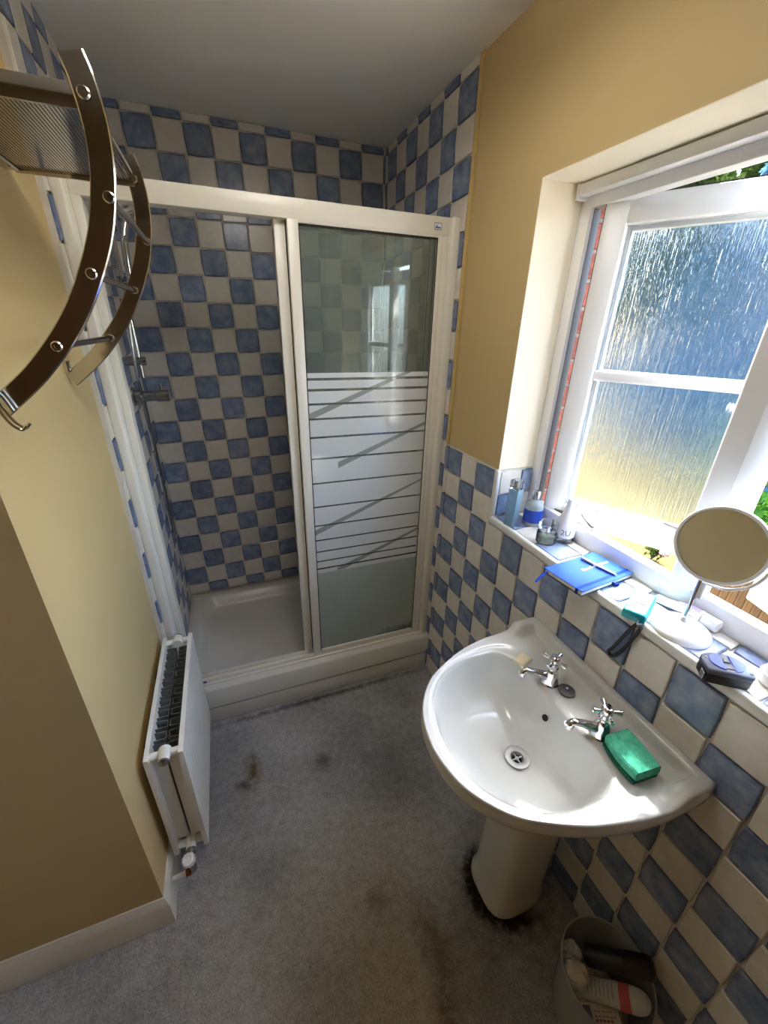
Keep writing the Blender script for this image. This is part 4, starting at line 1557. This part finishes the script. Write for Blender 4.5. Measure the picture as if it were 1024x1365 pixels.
for f in [i / 14 * 0.76 for i in range(15)]:
    c, w_, h = tube_sec(f)
    secs.append([c + sd_ * (w_ * math.cos(a)) + Vector((0, 0, h * math.sin(a))) for a in (2 * PI * q / 24 for q in range(24))])
tbd = MB().rings(secs).build('tube_body', 'tube_white', tc, angle=60)
cc = ta + ax * 0.114 + Vector((0, 0, 0.0157))
MB().lathe(cc, ax, [(0, 0.0140), (0.001, 0.0155), (0.032, 0.0150), (0.034, 0.0135), (0.034, 0)], 28).build('screw_cap', 'tube_white', tc)
pr_ = MB()
for f0, f1, a0_, a1_ in ((0.30, 0.36, 0.5, 2.6), (0.45, 0.72, 1.0, 2.2), (0.55, 0.66, 2.25, 2.9)):
    rs = []
    for i in range(6):
        f = f0 + (f1 - f0) * i / 5
        c, w_, h = tube_sec(f)
        rs.append([c + sd_ * (w_ * 1.012 * math.cos(a)) + Vector((0, 0, h * 1.012 * math.sin(a))) for a in (a0_ + (a1_ - a0_) * q / 6 for q in range(7))])
    for r1, r2 in zip(rs[:-1], rs[1:]):
        for q in range(6):
            pr_.quad(r1[q], r1[q + 1], r2[q + 1], r2[q])
pr_.build('print', 'lilac', tbd)

# shaving mirror on a stand
mr = thing('table_mirror', 'round pivoting shaving mirror on a white domed base', 'mirror', (0.062, -1.838, SZ))
mc = Vector((0.058, -1.838, SZ))
dome = [(0.0, 0.0605), (0.004, 0.061), (0.012, 0.056), (0.020, 0.044), (0.026, 0.028), (0.029, 0.012), (0.030, 0.0)]
dm = MB()
rings = []
for z, r in dome:
    rings.append([(mc.x + max(r, 1e-4) * 0.98 * math.cos(a), mc.y + max(r, 1e-4) * math.sin(a), mc.z + z + 0.0003) for a in (2 * PI * q / 48 for q in range(48))])
dm.rings(rings)
dm.build('domed_base', 'white_gloss', mr, angle=60)
MB().tube([mc + Vector((0, 0, 0.028)), mc + Vector((0, 0, 0.142))], 0.0042, 14).build('stem', 'chrome', mr)
MB().lathe(mc + Vector((0, 0, 0.027)), (0, 0, 1), [(0, 0.009), (0.006, 0.0075), (0.012, 0.005)], 18).build('stem_collar', 'upvc', mr)
mcc = Vector((0.060, -1.846, 1.317))
mn = Vector((-0.95, -0.22, 0.20)).normalized()
RM = 0.0805
# half hoop carrying the pivots
hy_ = Vector((0, 1, 0))
hx_ = mn.cross(hy_).normalized()
hoop = [mcc + Vector((0.0, (RM + 0.010) * math.cos(a), (RM + 0.010) * math.sin(a) * 1.0)) for a in [PI + PI * q / 28 for q in range(29)]]
MB().tube(hoop, 0.0032, 10).build('hoop', 'white_gloss', mr)
MB().lathe((mcc.x, mcc.y, mcc.z - RM - 0.030), (0, 0, 1), [(-0.02, 0.0055), (0.010, 0.0065), (0.020, 0.005)], 14).build('hoop_socket', 'upvc', mr)
ax1 = (hy_ - mn * hy_.dot(mn)).normalized()
rim = MB()
rim.lathe(mcc - mn * 0.007, mn, [(0, RM - 0.006), (0, RM), (0.003, RM + 0.002), (0.011, RM + 0.002), (0.014, RM), (0.014, RM - 0.0045), (0.0115, RM - 0.006)], 64, caps=False)
rim.lathe(mcc - mn * 0.007, mn, [(0, RM - 0.006), (0.002, RM - 0.006), (0.002, 0)], 64)
rim_o = rim.build('mirror_rim', 'upvc', mr, angle=40)
M['mirror'] = plain('mirror_glass', (226, 226, 222), 0.0, 1.0)
MB().lathe(mcc + mn * 0.001, mn, [(0, RM - 0.0045), (0.002, RM - 0.0045), (0.002, 0)], 64).build('mirror_glass', 'mirror', rim_o, smooth=False)
for s_ in (1, -1):
    MB().tube([mcc + ax1 * s_ * (RM + 0.001), mcc + ax1 * s_ * (RM + 0.030)], 0.0035, 10).build('pivot', 'white_gloss', mr)

# tape measure
tm = thing('tape_measure', 'black and blue tape measure lying flat on the window sill', 'tape measure', (0.0, -1.962, SZ))
M['tm_grey'] = plain('grey_rubber_shell', (78, 82, 96), 0.5)
M['tm_blue'] = plain('blue_grip', (24, 58, 190), 0.5)
TA = math.atan2(-0.056, 0.072)
TM = Matrix.Translation((0.004, -1.960, SZ)) @ Matrix.Rotation(TA, 4, 'Z') @ Matrix.Scale(0.93, 4)
# plan outline, local x long axis; rounded towards +y and +x
plan = [(-0.040, -0.030), (0.036, -0.030), (0.043, -0.024), (0.045, -0.010), (0.041, 0.010), (0.031, 0.025), (0.014, 0.033), (-0.006, 0.033), (-0.026, 0.028), (-0.038, 0.020), (-0.043, 0.008), (-0.043, -0.024)]


def plan_ring(k_, z):
    return [TM @ Vector((x * k_, y * k_, z)) for x, y in plan]


tbm = MB().rings([plan_ring(0.96, 0.0004), plan_ring(1.0, 0.003), plan_ring(1.0, 0.024)]).build('case', 'black', tm, angle=50)
MB().rings([plan_ring(1.0, 0.0242), plan_ring(1.02, 0.027), plan_ring(1.01, 0.033), plan_ring(0.93, 0.036)]).build('top_shell', 'tm_grey', tm, angle=50)


def ell(cx_, cy_, rx, ry, z, a0_, a1_, n=18):
    return [TM @ Vector((cx_ + rx * math.cos(a), cy_ + ry * math.sin(a), z)) for a in (a0_ + (a1_ - a0_) * q / n for q in range(n + 1))]


for a0_, a1_, cxo in ((PI * 0.56, PI * 1.44, -0.002), (-PI * 0.44, PI * 0.44, 0.006)):
    MB().prism(ell(cxo, 0.002, 0.028, 0.024, 0.0355, a0_, a1_), (0, 0, 0.0022)).build('grip_pad', 'tm_blue', tm, smooth=False)
MB().prism([TM @ Vector(p) for p in ((-0.004, 0.002, 0.0355), (0.008, 0.002, 0.0355), (0.005, 0.014, 0.0355), (-0.001, 0.014, 0.0355))], (0, 0, 0.0028)).build('lock_button', 'black', tm)
MB().box((-0.010, -0.017, 0.0358), (0.014, -0.010, 0.0374), 0.0006, 1, TM).build('slot', 'black', tm)
MB().box((-0.0462, -0.029, 0.004), (-0.0434, -0.012, 0.023), 0.0008, 1, TM).build('tape_hook', 'silver', tm)
for px_, py_ in ((-0.034, 0.010), (0.038, -0.019)):
    MB().lathe(TM @ Vector((px_, py_, 0.0352)), (0, 0, 1), [(0, 0.003), (0.0016, 0.003), (0.0016, 0)], 10).build('screw', 'black', tm)

# white pot at the end of the sill
pt = thing('lidded_pot', 'white round pot with pale pink lid beside the tape measure', 'pot', (0.092, -2.012, SZ))
M['pink_lid'] = plain('pale_pink', (238, 206, 204), 0.3)
MB().lathe((0.092, -2.012, SZ), (0, 0, 1), [(0, 0.030), (0.002, 0.0325), (0.020, 0.0325), (0.022, 0.031), (0.022, 0)], 40).build('pot_body', 'white_gloss', pt)
MB().lathe((0.092, -2.012, SZ + 0.0223), (0, 0, 1), [(0, 0.026), (0.014, 0.026), (0.016, 0.024), (0.016, 0)], 40).build('lid', 'pink_lid', pt)

# ================================================================== WASTE BIN
bn = thing('waste_bin', 'clear plastic waste bin standing by the tiled wall', 'bin', (-0.125, -2.075, 0))
BX, BY, BH = -0.126, -2.074, 0.22
bb = MB()
bb.lathe((BX, BY, 0.0), (0, 0, 1), [(0.001, 0.0), (0.001, 0.090), (0.004, 0.093), (0.12, 0.1005), (BH - 0.006, 0.107), (BH - 0.005, 0.1105), (BH, 0.1105), (BH, 0.1065), (BH - 0.008, 0.1055), (0.12, 0.0990), (0.008, 0.091), (0.004, 0.088), (0.004, 0.0)], 56, caps=False)
bb.build('bin_body', 'clear_plastic', bn, angle=40)
# contents
bc = thing('aerosol_can', 'black spray can with black cap leaning out of the bin', 'can', (-0.10, -2.06, 0.16))
M['can_black'] = plain('satin_black', (14, 15, 18), 0.3)
M['cap_black'] = plain('matt_black_cap', (22, 22, 24), 0.55)
c0, c1 = Vector((-0.142, -2.018, 0.180)), Vector((-0.030, -2.118, 0.264))
dA = (c1 - c0).normalized()
Lc = (c1 - c0).length
MB().lathe(c0, dA, [(0, 0.010), (0.002, 0.013), (0.006, 0.014), (0.010, 0.0225), (0.016, 0.0245), (Lc * 0.62, 0.0245), (Lc * 0.625, 0.0235)], 32).build('can_body', 'can_black', bc)
MB().lathe(c0, dA, [(Lc * 0.627, 0.0245), (Lc * 0.93, 0.0245), (Lc * 0.98, 0.021), (Lc, 0.012), (Lc, 0)], 32).build('can_cap', 'cap_black', bc)
MB().lathe(c0, dA, [(-0.001, 0.0), (-0.001, 0.0105), (0.0035, 0.0142), (0.0065, 0.0150), (0.008, 0.0142)], 24).build('metal_rim', 'silver', bc)
kx = dA.cross(Vector((0.6, 0.2, -0.7))).normalized()
lgp = c0 + dA * (Lc * 0.35) + Vector((-0.35, -0.25, 0.9)).normalized() * 0.0246
MB().lathe(lgp - Vector((0, 0, 0.001)), (-0.35, -0.25, 0.9), [(0, 0.0035), (0.0012, 0.0035), (0.0012, 0.0018), (0.0006, 0.0016), (0.0006, 0)], 14).build('emblem', 'silver', bc)

ct = thing('lotion_bottle', 'white and coral pink lotion tube lying in the waste bin', 'bottle', (-0.11, -2.10, 0.15))
M['lotion_white'] = plain('off_white_plastic', (214, 210, 206), 0.4)
M['coral'] = plain('coral_band', (206, 92, 92), 0.45)
M['label_grey'] = plain('grey_label', (176, 176, 182), 0.5, var=0.1, scale=90)
d0, d1 = Vector((-0.186, -2.050, 0.146)), Vector((-0.066, -2.154, 0.214))
dB = (d1 - d0).normalized()
Lb = (d1 - d0).length
ub = dB.cross(Vector((0, 0, 1))).normalized()
vb = ub.cross(dB)


def lot(f0, f1, r0, r1, n=6, close=False):
    rs = []
    for i in range(n + 1):
        f = f0 + (f1 - f0) * i / n
        r = r0 + (r1 - r0) * i / n
        if close:
            r = r0 * math.sqrt(max(0.02, 1 - (i / n) ** 2.6))
        c = d0 + dB * (f * Lb)
        rs.append([c + ub * (r * 1.12 * math.cos(a)) + vb * (r * 0.85 * math.sin(a)) for a in (2 * PI * q / 28 for q in range(28))])
    return MB().rings(rs)


lot(0.0, 0.60, 0.0205, 0.0235).build('bottle_body', 'lotion_white', ct, angle=60)
lot(0.60, 0.74, 0.0238, 0.0238).build('coral_band', 'coral', ct)
lot(0.741, 1.0, 0.0235, 0.0235, 10, True).build('end_cap', 'lotion_white', ct, angle=60)
lab = MB()
for i in range(8):
    f = 0.12 + 0.44 * i / 8
    c = d0 + dB * (f * Lb)
    r = 0.0205 + 0.003 * f / 0.6 + 0.0006
    a_, b_ = (0.75 + 0.1 * (i % 3), 2.0 + 0.12 * (i % 2))
    for q in range(5):
        aa, ab = a_ + (b_ - a_) * q / 5, a_ + (b_ - a_) * (q + 1) / 5
        c2_ = c + dB * 0.0035
        pA = lambda cc_, an: cc_ + ub * (r * 1.12 * math.cos(an)) + vb * (r * 0.85 * math.sin(an))
        lab.quad(pA(c, aa), pA(c, ab), pA(c2_, ab), pA(c2_, aa))
lab.build('label_print', 'label_grey', ct)
bandm = MB()
for i in range(10):
    f, f2 = 0.06 + 0.054 * i, 0.06 + 0.054 * (i + 1)
    r = 0.0212 + 0.003 * f / 0.6 + 0.0005
    for q in range(4):
        aa, ab = 2.55 + 0.16 * q, 2.55 + 0.16 * (q + 1)
        pA = lambda ff_, an: d0 + dB * (ff_ * Lb) + ub * (r * 1.12 * math.cos(an)) + vb * (r * 0.85 * math.sin(an))
        bandm.quad(pA(f, aa), pA(f, ab), pA(f2, ab), pA(f2, aa))
bandm.build('coral_stripe', 'coral', ct)

bxo = thing('medicine_box', 'small cream carton with orange print lying in the bin', 'box', (-0.165, -2.115, 0.165))
M['carton'] = plain('cream_carton', (222, 214, 196), 0.6)
M['orange_ink'] = plain('orange_ink', (206, 104, 64), 0.6)
M['purple_ink'] = plain('purple_ink', (112, 104, 130), 0.6)
BM_ = Matrix.Translation((-0.168, -2.118, 0.142)) @ Matrix.Rotation(math.radians(-25), 4, 'Z') @ Matrix.Rotation(math.radians(-7), 4, 'Y')
MB().box((-0.044, -0.022, -0.010), (0.044, 0.022, 0.010), 0.0008, 1, BM_).build('carton', 'carton', bxo)
MB().box((-0.040, -0.015, 0.0100), (-0.022, 0.017, 0.0103), 0, 0, BM_).build('picture', 'purple_ink', bxo)
pm_ = MB()
for r_ in range(4):
    for q in range(6 - r_ % 2):
        pm_.box((-0.016 + q * 0.009, -0.019 + r_ * 0.0085, 0.0100), (-0.016 + q * 0.009 + 0.0062, -0.019 + r_ * 0.0085 + (0.0045 if r_ < 2 else 0.002), 0.0103), 0, 0, BM_)
pm_.build('printed_lines', 'orange_ink', bxo)

M['tissue'] = plain('crumpled_tissue', (212, 202, 186), 0.9, var=0.08, scale=30)


def crumple(name, c, r, seed, mat, label, cat, squash=0.8):
    rd = random.Random(seed)
    mb = MB()
    bmesh.ops.create_icosphere(mb.bm, subdivisions=3, radius=1.0)
    ph = [(Vector((rd.uniform(-1, 1), rd.uniform(-1, 1), rd.uniform(-1, 1))).normalized(), rd.uniform(2, 7), rd.uniform(0, 6)) for _ in range(9)]
    for v in mb.bm.verts:
        d = v.co.normalized()
        k_ = 1 + sum(0.07 * abs(math.sin(f * d.dot(n) * 1.7 + p)) for n, f, p in ph) - 0.25
        v.co = Vector(c) + Vector((d.x * r, d.y * r, d.z * r * squash)) * k_
    return tag(mb.build(name, mat, smooth=True, angle=25), label, cat)


crumple('crumpled_tissue', (-0.194, -2.046, 0.196), 0.025, 3, 'tissue', 'crumpled cream tissue at the rim of the bin', 'tissue', 1.1)
crumple('paper_scrap', (-0.168, -2.006, 0.176), 0.022, 5, 'lotion_white', 'crumpled white paper wrapper behind the cream tissue in the bin', 'paper', 1.2)
crumple('litter_wad', (-0.120, -2.085, 0.060), 0.060, 9, 'tissue', 'large wad of tissue filling the bottom of the bin', 'tissue', 0.9)

# ================================================================== OUTSIDE
GZ = -2.7


def m_lawn():
    k = N('dry_lawn')
    co = k.coord()
    n1 = k.noise(co, 0.5, 4, 0.6)
    n2 = k.noise(co, 14, 5, 0.7)
    col = k.ramp(n1, [(0.3, lin(66, 58, 28)), (0.55, lin(84, 70, 36)), (0.75, lin(92, 78, 46))])
    col = k.mixc(k.math('MULTIPLY', n2, 0.4), col, lin(52, 48, 20))
    return k.done(k.pr(col, 0.95, 0, k.bump(n2, 0.6, 0.05), 0.1))


M['lawn'] = m_lawn()
struct('ground', MB().box((0.36, -30, GZ - 0.2), (70, 50, GZ)), 'lawn', 'dry yellow lawn below the open window', 'lawn')


def m_leaf(name, c1, c2):
    k = N(name)
    info = k.noise(k.coord(), 3.0, 3)
    col = k.ramp(info, [(0.3, lin(*c1)), (0.7, lin(*c2))])
    df = k.n('ShaderNodeBsdfDiffuse')
    tl = k.n('ShaderNodeBsdfTranslucent')
    k.l(col, df.inputs[0])
    k.l(col, tl.inputs[0])
    return k.done(k.mixs(0.4, df.outputs[0], tl.outputs[0]))


M['leaf_green'] = m_leaf('green_leaves', (34, 46, 18), (64, 78, 36))
M['leaf_bright'] = m_leaf('bright_leaves', (32, 66, 18), (62, 100, 34))
M['needle'] = m_leaf('blue_needles', (42, 64, 80), (78, 108, 128))
M['bark'] = plain('bark', (92, 74, 56), 0.9, var=0.3, scale=12)
M['rose'] = plain('rose_petals', (206, 120, 128), 0.6)


def leaves(mb, pts_fn, n, size, rd):
    for _ in range(n):
        p, d = pts_fn()
        u = Vector((rd.uniform(-1, 1), rd.uniform(-1, 1), rd.uniform(-1, 1))).normalized()
        v = u.cross(d if d.length > 0.01 else Vector((0, 0, 1)))
        if v.length < 0.05:
            continue
        v.normalize()
        s_ = size * rd.uniform(0.6, 1.3)
        mb.quad(p - u * s_, p + v * s_ * 0.5, p + u * s_, p - v * s_ * 0.5)


def broad_tree(x, y, h, r, seed, mat, label, n=5200, size=0.13, name='leafy_tree'):
    rd = random.Random(seed)
    t_ = thing(name, label, 'tree' if h > 2.5 else 'shrub', (x, y, GZ))
    lob = [(Vector((x + rd.uniform(-.5, .5) * r, y + rd.uniform(-.5, .5) * r, GZ + h * rd.uniform(0.12, 0.84))), r * rd.uniform(0.45, 0.7)) for _ in range(14)]
    mb = MB()

    def pf():
        c, q = rd.choice(lob)
        d = Vector((rd.gauss(0, 1), rd.gauss(0, 1), rd.gauss(0, 1))).normalized()
        return c + d * q * rd.uniform(0.55, 1.0), d
    leaves(mb, pf, n, size, rd)
    mb.build('crown', mat, t_, smooth=False)
    tk = MB()
    tk.tube(spline([(x, y, GZ - 0.02), (x + 0.1, y, GZ + h * 0.25), (x, y + 0.1, GZ + h * 0.5), (x + 0.05, y, GZ + h * 0.75)], 4), [0.05 * h * 0.6] * 5 + [0.03 * h * 0.6] * 4 + [0.015 * h * 0.6] * 4, 10)
    for q in range(6):
        a = q * 1.05
        tk.tube([(x, y, GZ + h * (0.32 + 0.06 * q)), (x + math.cos(a) * r * 0.6, y + math.sin(a) * r * 0.6, GZ + h * (0.45 + 0.06 * q))], [0.016 * h * 0.6, 0.004 * h], 6)
    tk.build('trunk', 'bark', t_)
    return t_


def conifer(x, y, h, r, seed, label):
    rd = random.Random(seed)
    t_ = thing('blue_conifer', label, 'tree', (x, y, GZ))
    mb = MB()

    def pf():
        f = rd.random() ** 0.6
        f = 1 - f
        a = rd.uniform(0, 2 * PI)
        rr = r * (1 - f) * rd.uniform(0.65, 1.05)
        return Vector((x + math.cos(a) * rr, y + math.sin(a) * rr, GZ + 0.2 + f * h)), Vector((math.cos(a), math.sin(a), 0.3))
    leaves(mb, pf, 5200, 0.22, rd)
    mb.build('crown', 'needle', t_, smooth=False)
    MB().tube([(x, y, GZ - 0.02), (x, y, GZ + h * 0.5), (x, y, GZ + h * 0.97)], [0.22, 0.12, 0.02], 10).build('trunk', 'bark', t_)
    core = MB().lathe((x, y, GZ + 0.3), (0, 0, 1), [(0, r * 0.5), (0.1, r * 0.72), (h * 0.85, 0.05)], 16)
    core.build('inner_branches', 'needle', t_)
    return t_


def polar(az, dist):
    a = math.radians(az)
    return -0.85 + dist * math.cos(a), -2.27 + dist * math.sin(a)


for az, dist, h, r, sd0, lb in ((29, 20, 12.0, 5.3, 1, 'tall blue grey conifer behind the frosted window pane'),
                                (40.5, 29, 4.4, 3.9, 3, 'short blue grey conifer at the edge of the lawn')):
    x, y = polar(az, dist)
    conifer(x, y, h, r, sd0, lb)
for az, dist, h, r, sd0, lb in ((41, 44, 17.5, 7.0, 4, 'broad green tree rising behind the short conifer'),
                                (31, 60, 27.0, 10.0, 5, 'large green tree showing over the open casement'),
                                (17, 46, 18.0, 7.5, 7, 'wide green tree beyond the wooden fence'),
                                (51, 66, 24, 9.0, 6, 'green tree nearest the brick window jamb')):
    x, y = polar(az, dist)
    broad_tree(x, y, h, r, sd0, 'leaf_green', lb, 12000, 0.60)
x, y = polar(18.5, 9.6)
broad_tree(x, y, 3.6, 1.5, 8, 'leaf_bright', 'bright green bushy tree above the wooden fence', 5000, 0.09)

# wooden fence in the garden
fe = thing('wooden_fence', 'brown vertical board fence in the garden below', 'fence', (4.6, -1.6, GZ))


def m_wood():
    k = N('brown_fence_wood')
    co = k.coord()
    info = k.n('ShaderNodeObjectInfo')
    gr = k.noise(k.mapv(co, (40, 40, 2.5)), 1.0, 5, 0.65)
    col = k.ramp(gr, [(0.3, lin(66, 42, 20)), (0.5, lin(94, 64, 34)), (0.72, lin(116, 84, 48))])
    hsv = k.n('ShaderNodeHueSaturation')
    k.l(k.math('ADD', 0.82, k.math('MULTIPLY', info.outputs['Random'], 0.34)), hsv.inputs['Value'])
    k.l(col, hsv.inputs['Color'])
    return k.done(k.pr(hsv.outputs[0], 0.8, 0, k.bump(gr, 0.5, 0.01), 0.2))


M['fence'] = m_wood()
bme = MB().box((-0.010, -0.041, 0.0), (0.010, 0.041, 2.15), 0.004, 1).mesh('board', 'fence', smooth=False)
for i in range(44):
    o = bpy.data.objects.new('board', bme)
    COL.objects.link(o)
    o.parent = fe
    o.location = (random.uniform(-0.006, 0.006), 1.92 - i * 0.088, random.uniform(-0.02, 0.02) + 0.02)
for y in (0.38, -1.4, -3.2):
    MB().box((4.62, y - 0.05, GZ), (4.72, y + 0.05, GZ + 2.2), 0.006).build('post', 'fence', fe)
MB().box((4.612, -3.5, GZ + 0.5), (4.65, 0.36, GZ + 0.58), 0.004).build('rail', 'fence', fe)
MB().box((4.612, -3.5, GZ + 1.6), (4.65, 0.36, GZ + 1.68), 0.004).build('rail', 'fence', fe)

# rose bush
x, y = 7.25, 2.62
rb_ = thing('rose_bush', 'small green rose bush with pink blooms on the lawn', 'shrub', (x, y, GZ))
rd = random.Random(21)
lv, stm = MB(), MB()
for q in range(12):
    a = rd.uniform(0, 2 * PI)
    tip = Vector((x + math.cos(a) * 0.4 * rd.random(), y + math.sin(a) * 0.55 * rd.random(), GZ + rd.uniform(0.3, 0.85)))
    stm.tube([(x, y, GZ), (x + (tip.x - x) * 0.5, y + (tip.y - y) * 0.5, GZ + (tip.z - GZ) * 0.6), tip], 0.008, 5)
    for w_ in range(26):
        f = rd.uniform(0.25, 1.0)
        p = Vector((x, y, GZ)).lerp(tip, f) + Vector((rd.uniform(-.07, .07), rd.uniform(-.07, .07), rd.uniform(-.05, .05)))
        leaves(lv, lambda p=p: (p, Vector((0, 0, 1))), 1, 0.05, rd)
lv.build('foliage', 'leaf_green', rb_, smooth=False)
stm.build('stems', 'bark', rb_)
for q in range(7):
    c = Vector((x - 0.15 + rd.uniform(-.2, .15), y - 0.25 + rd.uniform(-.25, .2), GZ + rd.uniform(0.2, 0.45)))
    MB().lathe(c, (0, 0, 1), [(0, 0.01), (0.02, 0.05), (0.05, 0.055), (0.07, 0.03), (0.05, 0.01)], 8).build('bloom', 'rose', rb_)

# light portal in the window opening: guides the sky light, gives none of its own
pd = bpy.data.lights.new('window_portal', 'AREA')
pd.shape = 'RECTANGLE'
pd.size = 1.2
pd.size_y = 1.05
pd.cycles.is_portal = True
po_ = bpy.data.objects.new('window_portal', pd)
COL.objects.link(po_)
po_.location = (0.40, (YW + YE) / 2, 1.56)
po_.rotation_euler = (0, math.radians(90), 0)
